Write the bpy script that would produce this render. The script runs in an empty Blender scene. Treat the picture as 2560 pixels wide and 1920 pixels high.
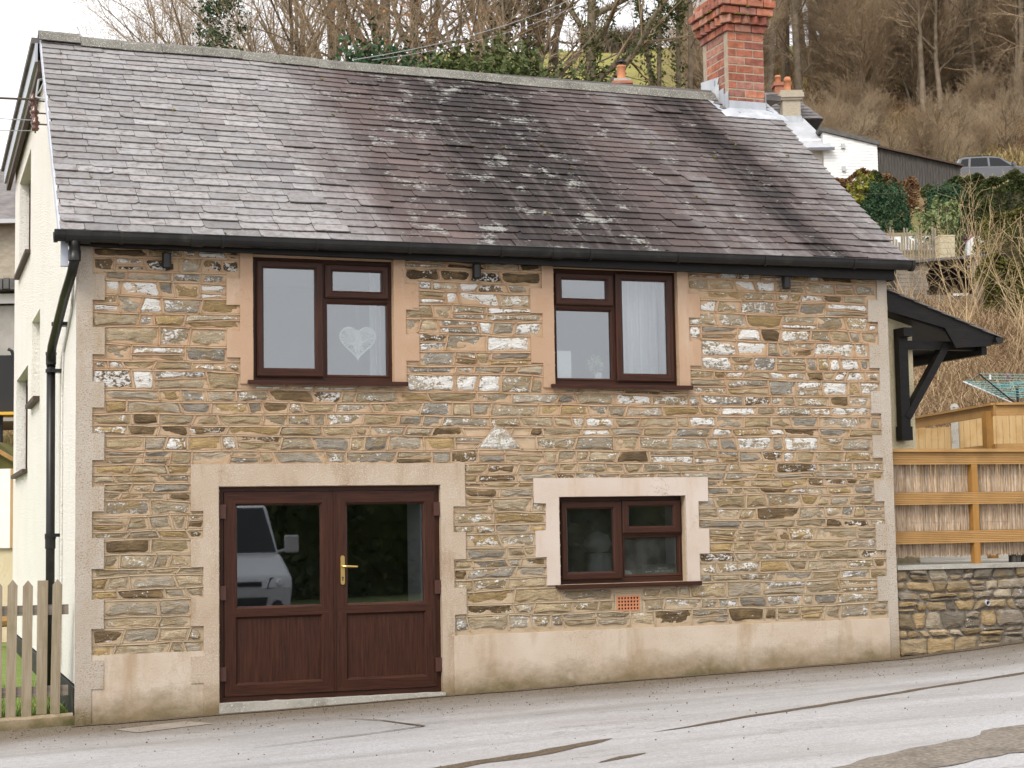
import bpy, bmesh, math, random
import numpy as np
from mathutils import Vector, Matrix, noise as mnoise
rnd = random.Random(7)
R = math.radians
S = bpy.context.scene
COL = S.collection

# ------------------------------------------------------------------ camera
cam_d = bpy.data.cameras.new('camera'); cam = bpy.data.objects.new('camera', cam_d); COL.objects.link(cam)
CR = Vector((0.9418, -0.3358, -0.0174)); CU = Vector((-0.0123, -0.0860, 0.9962)); CF = Vector((0.3361, 0.9380, 0.0851))
CP = Vector((-1.4481, -15.8602, 1.5679))
mw = Matrix((( CR.x, CU.x, -CF.x, CP.x), (CR.y, CU.y, -CF.y, CP.y), (CR.z, CU.z, -CF.z, CP.z), (0, 0, 0, 1)))
cam.matrix_world = mw
cam_d.sensor_width = 36; cam_d.lens = 59.336; cam_d.clip_end = 2000
cam_d.dof.use_dof = True; cam_d.dof.focus_distance = 18.0; cam_d.dof.aperture_fstop = 7.0
S.camera = cam

# ------------------------------------------------------------------ sky, sun, exposure
SUN_EL, SUN_AZ = 48.0, 228.0          # azimuth clockwise from +Y: light falls from the street side
w = bpy.data.worlds.new('World'); S.world = w; w.use_nodes = True
wn = w.node_tree.nodes; wl = w.node_tree.links; wn.clear()
out = wn.new('ShaderNodeOutputWorld'); bg = wn.new('ShaderNodeBackground')
sky = wn.new('ShaderNodeTexSky'); sky.sky_type = 'NISHITA'; sky.sun_disc = False
sky.sun_elevation = R(SUN_EL); sky.sun_rotation = R(SUN_AZ); sky.dust_density = 6.0; sky.air_density = 1.0; sky.ozone_density = 1.0
hs = wn.new('ShaderNodeHueSaturation'); hs.inputs['Saturation'].default_value = 0.12
mx = wn.new('ShaderNodeMixRGB'); mx.inputs[0].default_value = 0.72; mx.inputs[2].default_value = (8.95, 9.0, 9.25, 1)   # closed cloud cover
wl.new(sky.outputs[0], hs.inputs['Color']); wl.new(hs.outputs[0], mx.inputs[1]); wl.new(mx.outputs[0], bg.inputs[0])
bg.inputs[1].default_value = 0.12
wl.new(bg.outputs[0], out.inputs[0])
sun_d = bpy.data.lights.new('sun', 'SUN'); sun_d.energy = 1.4; sun_d.angle = R(25); sun_d.color = (1, 0.93, 0.83)
sun = bpy.data.objects.new('sun', sun_d); COL.objects.link(sun)
az = R(SUN_AZ); sdir = Vector((math.sin(az) * math.cos(R(SUN_EL)), math.cos(az) * math.cos(R(SUN_EL)), math.sin(R(SUN_EL))))
sun.rotation_euler = (-sdir).to_track_quat('-Z', 'Y').to_euler()
S.view_settings.view_transform = 'Standard'; S.view_settings.look = 'None'; S.view_settings.gamma = 1
S.view_settings.exposure = 0.85
S.render.engine = 'CYCLES'; S.cycles.use_denoising = True
S.cycles.max_bounces = 6; S.cycles.transparent_max_bounces = 12; S.cycles.diffuse_bounces = 3

# ------------------------------------------------------------------ materials
MATS = {}
def mat(name, c1, c2=None, scale=4.0, stretch=(1, 1, 1), rough=0.85, bump=0.0, bscale=40.0, bstretch=None, spec=0.3, metal=0.0,
        c3=None, s3=1.0, t3=(0.5, 0.6), st3=(1, 1, 1), attr=False, speck=None, contrast=(0.35, 0.65), trans=0.0):
    """procedural surface: two-tone noise, an optional third tone in patches, optional speckle and bump"""
    m = bpy.data.materials.new(name); m.use_nodes = True; MATS[name] = m
    n, l = m.node_tree.nodes, m.node_tree.links
    b = n['Principled BSDF']; b.inputs['Roughness'].default_value = rough; b.inputs['Metallic'].default_value = metal
    b.inputs['Specular IOR Level'].default_value = spec
    if trans: b.inputs['Transmission Weight'].default_value = trans
    geo = n.new('ShaderNodeNewGeometry')
    def coord(st):
        mp = n.new('ShaderNodeVectorMath'); mp.operation = 'MULTIPLY'; mp.inputs[1].default_value = st
        l.new(geo.outputs['Position'], mp.inputs[0]); return mp.outputs[0]
    def nz(sc, st, det=5, rg=0.6):
        t = n.new('ShaderNodeTexNoise'); t.inputs['Scale'].default_value = sc; t.inputs['Detail'].default_value = det; t.inputs['Roughness'].default_value = rg
        l.new(coord(st), t.inputs['Vector']); return t.outputs['Fac']
    def ramp(src, a, bb):
        r = n.new('ShaderNodeMapRange'); r.inputs[1].default_value = a; r.inputs[2].default_value = bb; l.new(src, r.inputs[0]); return r.outputs[0]
    def mix(f, a, bb, mode='MIX'):
        x = n.new('ShaderNodeMixRGB'); x.blend_type = mode
        for i, v in ((0, f), (1, a), (2, bb)):
            if hasattr(v, 'is_linked') or hasattr(v, 'links'): l.new(v, x.inputs[i])
            elif i == 0: x.inputs[0].default_value = v
            else: x.inputs[i].default_value = (*v[:3], 1)
        return x.outputs[0]
    col = None
    if attr:
        a = n.new('ShaderNodeVertexColor'); a.layer_name = 'Col'; col = a.outputs['Color']
        if c2 is not None: col = mix(ramp(nz(scale, stretch), *contrast), col, mix(1.0, col, c2, 'MULTIPLY'))
    elif c2 is not None:
        col = mix(ramp(nz(scale, stretch), *contrast), c1, c2)
    else:
        x = n.new('ShaderNodeRGB'); x.outputs[0].default_value = (*c1, 1); col = x.outputs[0]
    if c3 is not None: col = mix(ramp(nz(s3, st3, 8, 0.68), *t3), col, c3)
    if speck is not None: col = mix(ramp(nz(speck[1], (1, 1, 1), 2, 0.5), *speck[2]), col, speck[0])
    l.new(col, b.inputs['Base Color'])
    if bump:
        bp = n.new('ShaderNodeBump'); bp.inputs['Strength'].default_value = min(1.0, bump); bp.inputs['Distance'].default_value = 0.02
        l.new(nz(bscale, bstretch or stretch, 8, 0.65), bp.inputs['Height']); l.new(bp.outputs[0], b.inputs['Normal'])
    m['nodes'] = 1
    return m

def node_tools(m):
    n, l = m.node_tree.nodes, m.node_tree.links
    geo = n.new('ShaderNodeNewGeometry')
    sep = n.new('ShaderNodeSeparateXYZ'); l.new(geo.outputs['Position'], sep.inputs[0])
    class T: pass
    t = T(); t.n, t.l, t.geo, t.sep, t.bsdf = n, l, geo, sep, n['Principled BSDF']
    def setv(sock, v):
        if hasattr(v, 'links'): l.new(v, sock)
        else: sock.default_value = v
    def math_(op, a, b=0.0, c=None):
        x = n.new('ShaderNodeMath'); x.operation = op; setv(x.inputs[0], a); setv(x.inputs[1], b)
        if c is not None: setv(x.inputs[2], c)
        return x.outputs[0]
    def noise_(sc, st=(1, 1, 1), det=5, rg=0.6, w=None):
        mp = n.new('ShaderNodeVectorMath'); mp.operation = 'MULTIPLY'; mp.inputs[1].default_value = st; l.new(geo.outputs['Position'], mp.inputs[0])
        x = n.new('ShaderNodeTexNoise'); x.inputs['Scale'].default_value = sc; x.inputs['Detail'].default_value = det; x.inputs['Roughness'].default_value = rg
        l.new(mp.outputs[0], x.inputs['Vector']); return x.outputs['Fac']
    def rng(v, a, b, c=0.0, d=1.0):
        x = n.new('ShaderNodeMapRange'); setv(x.inputs[0], v); x.inputs[1].default_value = a; x.inputs[2].default_value = b; x.inputs[3].default_value = c; x.inputs[4].default_value = d
        return x.outputs[0]
    def mix_(f, a, b, mode='MIX'):
        x = n.new('ShaderNodeMixRGB'); x.blend_type = mode
        setv(x.inputs[0], f)
        for i, v in ((1, a), (2, b)):
            if hasattr(v, 'links'): l.new(v, x.inputs[i])
            else: x.inputs[i].default_value = (*v[:3], 1)
        return x.outputs[0]
    def bump_(h, strength=0.5, dist=0.02, prev=None):
        x = n.new('ShaderNodeBump'); x.inputs['Strength'].default_value = strength; x.inputs['Distance'].default_value = dist
        l.new(h, x.inputs['Height'])
        if prev is not None: l.new(prev, x.inputs['Normal'])
        return x.outputs[0]
    t.math, t.noise, t.rng, t.mix, t.bump = math_, noise_, rng, mix_, bump_
    return t
def newmat(name, rough=0.8, spec=0.3):
    m = bpy.data.materials.new(name); m.use_nodes = True; MATS[name] = m
    b = m.node_tree.nodes['Principled BSDF']; b.inputs['Roughness'].default_value = rough; b.inputs['Specular IOR Level'].default_value = spec
    return m, node_tools(m)

def stone_mat(name, rib=(1.0, 1.0, 3.2), white=(0.74, 0.72, 0.68), lichen=True):
    m, t = newmat(name, 0.9, 0.2)
    a = t.n.new('ShaderNodeVertexColor'); a.layer_name = 'Col'
    bed = t.noise(9, rib, 6, 0.65); fine = t.noise(60, (1, 1, 1.8), 4, 0.7)
    col = t.mix(t.rng(bed, 0.35, 0.7), a.outputs['Color'], t.mix(1.0, a.outputs['Color'], (0.62, 0.585, 0.54), 'MULTIPLY'))
    col = t.mix(t.rng(t.noise(3.1, (1, 1, 2.2), 4), 0.5, 0.72), col, (0.27, 0.185, 0.085))          # ochre iron staining
    col = t.mix(t.rng(fine, 0.3, 0.75, 0.0, 0.5), col, t.mix(1.0, col, (1.75, 1.73, 1.68), 'MULTIPLY'))
    # flaked limewash, amount carried per stone
    wn_ = t.math('ADD', t.math('MULTIPLY', t.noise(9, (1, 1, 1.6), 8, 0.75), 0.62), t.math('MULTIPLY', t.noise(42, (1, 1, 1.3), 5, 0.65), 0.38))
    thr = t.math('SUBTRACT', 0.685, t.math('MULTIPLY', a.outputs['Alpha'], 0.25))
    wm = t.rng(t.math('SUBTRACT', wn_, thr), 0.0, 0.022)
    col = t.mix(wm, col, white)
    t.l.new(col, t.bsdf.inputs['Base Color'])
    h = t.math('ADD', t.math('ADD', t.noise(13, (0.8, 1, 4.5), 9, 0.78), t.math('MULTIPLY', t.noise(30, (1, 1, 1.5), 6, 0.7), 0.5)), t.math('MULTIPLY', wm, 0.10))
    t.l.new(t.bump(h, 0.9, 0.04), t.bsdf.inputs['Normal'])
    return m
stone_mat('stone')
stone_mat('garden_stone', rib=(1, 1, 1.4))
# raised strap pointing: warmer and cleaner near the top, paler and dirtier lower down
m, t = newmat('pointing', 0.95, 0.15)
c = t.mix(t.rng(t.noise(2.2, det=6), 0.3, 0.7), (0.40, 0.265, 0.165), (0.45, 0.325, 0.215))
c = t.mix(t.rng(t.math('ADD', t.sep.outputs['Z'], t.math('MULTIPLY', t.noise(1.2), 2.4)), 4.4, 2.4, 0, 0.8), c, (0.40, 0.32, 0.222))
c = t.mix(t.rng(t.noise(5, (1, 1, 2), 6, 0.7), 0.55, 0.7, 0, 0.8), c, (0.285, 0.185, 0.065))
c = t.mix(t.rng(t.noise(45, det=4), 0.6, 0.75, 0, 0.7), c, (0.46, 0.41, 0.33))
t.l.new(c, t.bsdf.inputs['Base Color']); t.l.new(t.bump(t.noise(55, (1, 1, 2), 8, 0.7), 0.7, 0.012), t.bsdf.inputs['Normal'])

# roof slate: purple slate, bleached and lichened to pale blue-grey at the left and at the verge, dark wash bands run down the slope
m, t = newmat('slate', 0.72, 0.28)
a = t.n.new('ShaderNodeVertexColor'); a.layer_name = 'Col'
X = t.math('ADD', t.sep.outputs['X'], t.math('MULTIPLY', t.math('SUBTRACT', t.noise(1.8, (1, 0.22, 0.22), 6, 0.65), 0.5), 1.5))
pale = t.rng(X, 2.35, 3.25, 1.0, 0.0)
pale = t.math('MAXIMUM', pale, t.rng(X, 8.15, 8.75, 0.0, 0.75))
band = t.math('MULTIPLY', t.rng(X, 6.35, 6.9, 0, 1), t.rng(X, 7.55, 7.1, 0, 0.55))
pale = t.math('MAXIMUM', pale, t.math('MULTIPLY', band, t.rng(t.noise(3, (1, 0.3, 0.3)), 0.4, 0.6)))
streak = t.noise(7, (1.6, 0.12, 0.12), 5, 0.65)
pale = t.math('ADD', pale, t.rng(streak, 0.56, 0.80, 0.0, 0.35))
dark = t.math('MULTIPLY', t.rng(X, 3.6, 4.35, 0, 1), t.rng(X, 6.3, 5.5, 0.25, 1))
dark = t.math('MAXIMUM', dark, t.math('MULTIPLY', t.rng(X, 7.35, 7.65, 0, 1), t.rng(X, 8.3, 8.0, 0, 1)))
dark = t.math('MULTIPLY', dark, t.rng(streak, 0.66, 0.46, 0.6, 1.0))
c = t.mix(1.0, a.outputs['Color'], (0.080, 0.058, 0.054), 'MULTIPLY')
c = t.mix(dark, c, t.mix(1.0, a.outputs['Color'], (0.019, 0.0130, 0.0118), 'MULTIPLY'))
lightc = t.mix(1.0, a.outputs['Color'], (0.228, 0.219, 0.219), 'MULTIPLY')
lightc = t.mix(t.rng(t.noise(14, (1, 1, 1), 7, 0.7), 0.47, 0.64, 0, 0.8), lightc, (0.125, 0.103, 0.095))
c = t.mix(pale, c, lightc)
lich = t.math('ADD', t.math('MULTIPLY', t.noise(3.4, det=3), 0.62), t.math('MULTIPLY', t.noise(30, det=5, rg=0.7), 0.38))
zone = t.math('MULTIPLY', t.rng(X, 2.6, 3.4, 0, 1), t.rng(X, 6.2, 5.2, 0.1, 1))
c = t.mix(t.math('MULTIPLY', t.rng(t.math('ADD', lich, t.math('MULTIPLY', zone, 0.045)), 0.60, 0.65), 0.75), c, (0.27, 0.268, 0.25))
c = t.mix(t.rng(t.noise(48, det=3), 0.72, 0.75, 0, 0.6), c, (0.36, 0.36, 0.35))
t.l.new(c, t.bsdf.inputs['Base Color'])
t.l.new(t.rng(t.noise(6), 0.3, 0.7, 0.62, 0.88), t.bsdf.inputs['Roughness'])
t.l.new(t.bump(t.noise(26, (1, 1, 1), 8, 0.7), 0.35, 0.012), t.bsdf.inputs['Normal'])

# cement dressings
def dressing(name, a, b, stain, speck, sp_amt, rough_bump=0.5):
    m, t = newmat(name, 0.92, 0.15)
    c = t.mix(t.rng(t.noise(1.9, det=6), 0.35, 0.68), a, b)
    c = t.mix(t.rng(t.noise(1.4, (2.4, 1, 0.5), 7, 0.65), 0.52, 0.70, 0, 0.8), c, stain)
    c = t.mix(t.math('MULTIPLY', t.rng(t.noise(70, det=3, rg=0.6), 0.54, 0.60), t.rng(t.noise(1.7, det=4), 0.40, 0.60, 0.15 * sp_amt, sp_amt)), c, speck)
    # damp and algae: low on the wall by the road
    hg = t.math('SUBTRACT', t.sep.outputs['Z'], t.math('SUBTRACT', t.math('MULTIPLY', t.sep.outputs['X'], 0.028), 0.13))
    damp = t.math('ADD', hg, t.math('MULTIPLY', t.noise(2.1, (1, 1, 1.4), 8, 0.72), -0.62))
    c = t.mix(t.rng(damp, -0.02, -0.30, 0, 0.85), c, (0.175, 0.125, 0.062))
    c = t.mix(t.math('MULTIPLY', t.rng(t.math('ADD', hg, t.math('MULTIPLY', t.noise(9, det=6, rg=0.7), -0.45)), -0.10, -0.26, 0, 0.85), t.rng(t.noise(0.9), 0.42, 0.6)), c, (0.055, 0.058, 0.016))
    crk = t.math('ABSOLUTE', t.math('SUBTRACT', t.noise(1.3, det=7, rg=0.6), 0.5))
    c = t.mix(t.math('MULTIPLY', t.rng(crk, 0.0035, 0.001), t.rng(t.noise(0.6), 0.5, 0.6, 0, 0.6)), c, (0.12, 0.09, 0.06))
    t.l.new(c, t.bsdf.inputs['Base Color'])
    t.l.new(t.bump(t.math('ADD', t.noise(70, det=4), t.math('MULTIPLY', t.noise(6, det=6), 0.6)), rough_bump, 0.012), t.bsdf.inputs['Normal'])
    return m
dressing('dressing_upper', (0.37, 0.240, 0.155), (0.405, 0.278, 0.190), (0.45, 0.345, 0.26), (0.45, 0.36, 0.27), 0.1, 0.25)
dressing('dressing_door', (0.37, 0.285, 0.21), (0.42, 0.345, 0.265), (0.25, 0.170, 0.095), (0.47, 0.42, 0.38), 0.8)
dressing('dressing_window', (0.47, 0.385, 0.32), (0.51, 0.445, 0.395), (0.40, 0.29, 0.19), (0.5, 0.42, 0.34), 0.1, 0.25)
dressing('quoin', (0.37, 0.315, 0.255), (0.43, 0.385, 0.335), (0.33, 0.24, 0.145), (0.24, 0.160, 0.085), 0.85, 0.8)
dressing('plinth', (0.44, 0.355, 0.275), (0.50, 0.43, 0.355), (0.34, 0.25, 0.16), (0.25, 0.17, 0.09), 0.25, 0.3)

m, t = newmat('roughcast', 0.95, 0.1)
c = t.mix(t.rng(t.noise(1.2, det=6), 0.35, 0.7), (0.76, 0.735, 0.68), (0.80, 0.78, 0.735))
c = t.mix(t.rng(t.noise(48, det=4, rg=0.65), 0.56, 0.68, 0, 0.7), c, (0.46, 0.40, 0.30))
c = t.mix(t.rng(t.noise(2.2, (2, 2, 0.3), 6), 0.62, 0.8, 0, 0.4), c, (0.55, 0.49, 0.38))
t.l.new(c, t.bsdf.inputs['Base Color']); t.l.new(t.bump(t.noise(42, det=5, rg=0.6), 1.0, 0.03), t.bsdf.inputs['Normal'])
mat('roughcast_yellow', (0.62, 0.53, 0.33), (0.68, 0.60, 0.42), 2, bump=1.0, bscale=38)

def woodgrain(name, axis, c1, c2, rough=0.42, spec=0.22, freq=70, bump=0.12):
    st = {'x': (0.05, 1, 1), 'z': (1, 1, 0.05), 'y': (1, 0.05, 1)}[axis]
    return mat(name, c1, c2, freq, st, rough, bump, freq * 1.5, st, spec, contrast=(0.3, 0.7))
RW1, RW2 = (0.020, 0.0060, 0.0030), (0.052, 0.0180, 0.0090)
woodgrain('rosewood_v', 'z', RW1, RW2); woodgrain('rosewood_h', 'x', RW1, RW2)
mat('black_plastic', (0.007, 0.0065, 0.0065), (0.016, 0.015, 0.013), 5, rough=0.36, spec=0.32, c3=(0.05, 0.045, 0.03), s3=5, t3=(0.6, 0.8))
mat('black_wood', (0.005, 0.0045, 0.0045), (0.012, 0.010, 0.009), 20, (0.2, 1, 1), rough=0.5, bump=0.2, bscale=60, spec=0.22)
mat('brass', (0.66, 0.45, 0.16), rough=0.3, metal=1.0)
mat('chrome', (0.7, 0.7, 0.7), rough=0.15, metal=1.0)
mat('brown_plastic', (0.06, 0.025, 0.018), rough=0.4)
mat('black_tar', (0.013, 0.013, 0.014), (0.03, 0.028, 0.026), 6, rough=0.6, bump=0.3, bscale=20)
mat('concrete', (0.30, 0.285, 0.25), (0.37, 0.35, 0.31), 3, rough=0.9, bump=0.4, bscale=60, c3=(0.17, 0.15, 0.12), s3=2.5, t3=(0.52, 0.7), speck=((0.5, 0.48, 0.43), 60, (0.62, 0.68)))
mat('ridge_tile', (0.11, 0.105, 0.09), (0.175, 0.167, 0.145), 3, rough=0.92, bump=0.5, bscale=70, c3=(0.085, 0.075, 0.065), s3=1.3, t3=(0.52, 0.66), speck=((0.42, 0.41, 0.37), 75, (0.6, 0.66)))
mat('lead', (0.30, 0.32, 0.35), (0.44, 0.46, 0.49), 3, (1, 1, 0.5), rough=0.5, bump=0.25, bscale=8, spec=0.4, c3=(0.62, 0.63, 0.64), s3=2.2, t3=(0.55, 0.75))
mat('brick', (0.8, 0.8, 0.8), (0.62, 0.58, 0.56), 14, rough=0.88, bump=0.5, bscale=45, attr=True, c3=(0.20, 0.16, 0.075), s3=4, t3=(0.66, 0.74))
mat('brick_mortar', (0.28, 0.225, 0.165), (0.37, 0.31, 0.235), 9, bump=0.5, bscale=50)
mat('terracotta', (0.42, 0.165, 0.08), (0.48, 0.21, 0.11), 8, rough=0.8, bump=0.2)
mat('moss', (0.085, 0.075, 0.014), (0.16, 0.13, 0.025), 30, rough=1, bump=0.8, bscale=80)
mat('dark_void', (0.01, 0.01, 0.01), rough=0.9)
mat('room_white', (0.70, 0.69, 0.68), (0.74, 0.73, 0.72), 1.0, rough=0.9)
mat('windscreen_dark', (0.006, 0.007, 0.008), rough=0.04, spec=0.35)
mat('room_grey', (0.60, 0.585, 0.60), (0.64, 0.625, 0.64), 1.0, rough=0.9)
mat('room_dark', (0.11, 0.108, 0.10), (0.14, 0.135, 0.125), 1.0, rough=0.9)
mat('white_paint', (0.78, 0.78, 0.77), (0.72, 0.72, 0.70), 4, rough=0.6)
mat('white_rattan', (0.80, 0.80, 0.79), (0.70, 0.70, 0.69), 30, rough=0.7)
mat('curtain_cloth', (0.70, 0.70, 0.72), (0.62, 0.62, 0.64), 6, (3, 3, 0.2), rough=0.95)
mat('flower_leaf', (0.50, 0.56, 0.42), (0.68, 0.70, 0.60), 40, rough=0.8)
mat('dark_card', (0.025, 0.025, 0.028), (0.04, 0.04, 0.04), 8, rough=0.5)
def glass(name, refl=4.0, tint=(0.86, 0.88, 0.88), haze=0.0):
    """double glazing: four air-glass faces, so about four times the reflection of one"""
    m = bpy.data.materials.new(name); m.use_nodes = True; MATS[name] = m
    n, l = m.node_tree.nodes, m.node_tree.links; n.clear()
    o = n.new('ShaderNodeOutputMaterial'); tr = n.new('ShaderNodeBsdfTransparent'); tr.inputs[0].default_value = (*tint, 1)
    gl = n.new('ShaderNodeBsdfGlossy'); gl.inputs['Roughness'].default_value = 0.015; gl.inputs[0].default_value = (0.95, 0.97, 1, 1)
    fr = n.new('ShaderNodeFresnel'); fr.inputs[0].default_value = 1.5
    mu = n.new('ShaderNodeMath'); mu.operation = 'MULTIPLY'; mu.use_clamp = True; mu.inputs[1].default_value = refl; l.new(fr.outputs[0], mu.inputs[0])
    base = tr.outputs[0]
    geo = n.new('ShaderNodeNewGeometry')
    def spots(sc, st, a, b, amt):
        mp = n.new('ShaderNodeVectorMath'); mp.operation = 'MULTIPLY'; mp.inputs[1].default_value = st; l.new(geo.outputs['Position'], mp.inputs[0])
        t = n.new('ShaderNodeTexNoise'); t.inputs['Scale'].default_value = sc; t.inputs['Detail'].default_value = 4; l.new(mp.outputs[0], t.inputs['Vector'])
        r = n.new('ShaderNodeMapRange'); r.inputs[1].default_value = a; r.inputs[2].default_value = b; r.inputs[4].default_value = amt; l.new(t.outputs['Fac'], r.inputs[0]); return r.outputs[0]
    if haze:
        df = n.new('ShaderNodeBsdfDiffuse'); df.inputs[0].default_value = (0.30, 0.30, 0.28, 1)
        ad = n.new('ShaderNodeMath'); ad.operation = 'ADD'; ad.use_clamp = True
        l.new(spots(5, (1, 1, 0.8), 0.2, 0.8, haze), ad.inputs[0]); l.new(spots(90, (1, 1, 1), 0.74, 0.78, 0.5), ad.inputs[1])
        mh = n.new('ShaderNodeMixShader'); l.new(ad.outputs[0], mh.inputs[0]); l.new(base, mh.inputs[1]); l.new(df.outputs[0], mh.inputs[2]); base = mh.outputs[0]
    ms = n.new('ShaderNodeMixShader'); l.new(mu.outputs[0], ms.inputs[0]); l.new(base, ms.inputs[1]); l.new(gl.outputs[0], ms.inputs[2])
    l.new(ms.outputs[0], o.inputs[0]); return m
glass('glass', 3.1, (0.93, 0.95, 0.95)); glass('glass_dusty', 4.0, haze=0.05); glass('glass_condensed', 2.2, haze=0.16); glass('car_glass', 1.3, (0.25, 0.28, 0.28))
# timber
def timber(name, axis, c1, c2, c3=None, groove=0):
    st = {'x': (0.06, 1, 1), 'z': (1, 1, 0.06)}[axis]
    m, t = newmat(name, 0.75, 0.25)
    c = t.mix(t.rng(t.noise(38, st, 5, 0.6), 0.3, 0.7), c1, c2)
    if c3: c = t.mix(t.rng(t.noise(2.6, (1, 1, 1), 5), 0.48, 0.68, 0, 0.8), c, c3)
    t.l.new(c, t.bsdf.inputs['Base Color']); t.l.new(t.bump(t.noise(60, st, 5), 0.4, 0.01), t.bsdf.inputs['Normal']); return m
timber('deck_timber', 'x', (0.335, 0.185, 0.066), (0.40, 0.24, 0.095), (0.27, 0.155, 0.058))
timber('deck_timber_v', 'z', (0.28, 0.135, 0.033), (0.34, 0.18, 0.05), (0.23, 0.12, 0.033))
timber('new_board', 'z', (0.40, 0.26, 0.115), (0.46, 0.32, 0.16), (0.32, 0.185, 0.07))
timber('weathered', 'z', (0.21, 0.165, 0.105), (0.31, 0.26, 0.19), (0.17, 0.145, 0.07))
timber('grey_timber', 'x', (0.16, 0.135, 0.105), (0.27, 0.23, 0.19), (0.10, 0.085, 0.07))
timber('dark_timber', 'z', (0.03, 0.027, 0.025), (0.10, 0.09, 0.08))
mat('reed', (0.5, 0.5, 0.5), (0.6, 0.5, 0.38), 60, (1, 1, 0.15), rough=0.85, attr=True)
# ground
m, t = newmat('asphalt', 0.4, 0.65)
g = t.noise(140, det=3); Yc = t.math('ADD', t.math('ADD', t.sep.outputs['Y'], t.math('MULTIPLY', t.sep.outputs['X'], -0.03)), t.math('MULTIPLY', t.math('SUBTRACT', t.noise(1.1, (0.5, 1, 1), 6, 0.65), 0.5), 1.5))
g2 = t.math('ADD', t.math('MULTIPLY', t.noise(70, det=4, rg=0.7), 0.6), t.math('MULTIPLY', t.noise(24, det=5, rg=0.7), 0.4))
c = t.mix(t.rng(g2, 0.36, 0.64), (0.225, 0.222, 0.228), (0.475, 0.468, 0.472))
c = t.mix(t.rng(t.noise(0.8, (0.35, 1.2, 1), 7, 0.7), 0.45, 0.75, 0, 0.7), c, (0.235, 0.215, 0.20))
c = t.mix(t.rng(t.noise(1.1, (0.10, 1.7, 1), 6, 0.65), 0.46, 0.66, 0, 0.62), c, (0.20, 0.19, 0.182))
c = t.mix(t.rng(t.noise(38, det=5, rg=0.75), 0.55, 0.68, 0, 0.55), c, (0.13, 0.122, 0.115))
crk = t.math('ABSOLUTE', t.math('SUBTRACT', t.noise(0.75, (0.5, 1.3, 1), 8, 0.62), 0.5))
c = t.mix(t.math('MULTIPLY', t.rng(crk, 0.0045, 0.0012), t.rng(t.noise(0.4), 0.46, 0.58, 0, 0.75)), c, (0.10, 0.085, 0.07))
c = t.mix(t.rng(Yc, -2.3, -0.45, 0, 0.95), c, t.mix(t.rng(t.noise(110, det=4), 0.4, 0.62), (0.068, 0.052, 0.036), (0.20, 0.163, 0.122)))
c = t.mix(t.rng(t.noise(150, det=2), 0.66, 0.7, 0, 0.6), c, (0.10, 0.09, 0.08))
t.l.new(c, t.bsdf.inputs['Base Color']); t.l.new(t.rng(Yc, -1.6, -0.6, 0.48, 0.9), t.bsdf.inputs['Roughness']); t.l.new(t.rng(Yc, -1.9, -0.8, 0.34, 0.04), t.bsdf.inputs['Specular IOR Level'])
t.l.new(t.bump(t.noise(60, det=6, rg=0.75), 0.6, 0.008), t.bsdf.inputs['Normal'])
mat('grit', (0.085, 0.062, 0.043), (0.175, 0.137, 0.10), 45, rough=0.95, spec=0.04, bump=0.8, bscale=120, c3=(0.10, 0.08, 0.06), s3=4, t3=(0.5, 0.7))
mat('grit_soft', (0.15, 0.125, 0.10), (0.28, 0.25, 0.215), 30, rough=0.95, spec=0.05, bump=0.8, bscale=90, c3=(0.11, 0.092, 0.075), s3=3, t3=(0.5, 0.7))
mat('old_patch', (0.20, 0.172, 0.143), (0.27, 0.235, 0.20), 5, rough=0.8, bump=0.5, bscale=120, c3=(0.33, 0.225, 0.14), s3=2, t3=(0.5, 0.75))
m, t = newmat('terrain', 1.0, 0.05)
c = t.mix(t.rng(t.noise(0.6, det=8, rg=0.7), 0.35, 0.65), (0.20, 0.13, 0.075), (0.30, 0.205, 0.115))
c = t.mix(t.rng(t.noise(0.09, det=5), 0.5, 0.6), c, (0.20, 0.17, 0.075))
far = t.rng(t.math('ADD', t.math('MULTIPLY', t.sep.outputs['X'], 0.337), t.math('MULTIPLY', t.sep.outputs['Y'], 0.941)), 94, 104)
c = t.mix(far, c, t.mix(t.rng(t.noise(0.35, det=6), 0.4, 0.68), (0.31, 0.29, 0.10), (0.22, 0.19, 0.075)))
t.l.new(c, t.bsdf.inputs['Base Color']); t.l.new(t.bump(t.noise(3, det=8, rg=0.7), 1.0, 0.3), t.bsdf.inputs['Normal'])
mat('verge', (0.045, 0.065, 0.016), (0.085, 0.10, 0.028), 3, rough=1)
mat('lawn', (0.10, 0.17, 0.03), (0.17, 0.20, 0.055), 6, rough=1)
# vegetation
def leafm(name, a, b, sc=2.0): return mat(name, a, b, sc, rough=0.75, spec=0.2)
leafm('twig_brown', (0.22, 0.155, 0.095), (0.33, 0.245, 0.155), 0.5); leafm('bark', (0.10, 0.078, 0.054), (0.19, 0.15, 0.105), 3)
leafm('twig_pale', (0.37, 0.29, 0.19), (0.27, 0.20, 0.13), 0.5); leafm('twig_dark', (0.10, 0.08, 0.06), (0.16, 0.125, 0.09), 0.5)
leafm('ivy', (0.035, 0.055, 0.016), (0.085, 0.105, 0.03), 4); leafm('conifer', (0.018, 0.045, 0.018), (0.045, 0.085, 0.035), 3)
leafm('conifer_blue', (0.020, 0.052, 0.024), (0.05, 0.095, 0.045), 3); leafm('hedge_dark', (0.022, 0.036, 0.010), (0.06, 0.07, 0.018), 2)
leafm('hedge_olive', (0.065, 0.065, 0.018), (0.14, 0.125, 0.035), 2); leafm('hedge_brown', (0.15, 0.075, 0.035), (0.22, 0.13, 0.065), 2)
leafm('yellow_green', (0.20, 0.19, 0.03), (0.12, 0.13, 0.02), 3); leafm('bramble', (0.27, 0.18, 0.105), (0.17, 0.105, 0.06), 1.2)
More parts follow.
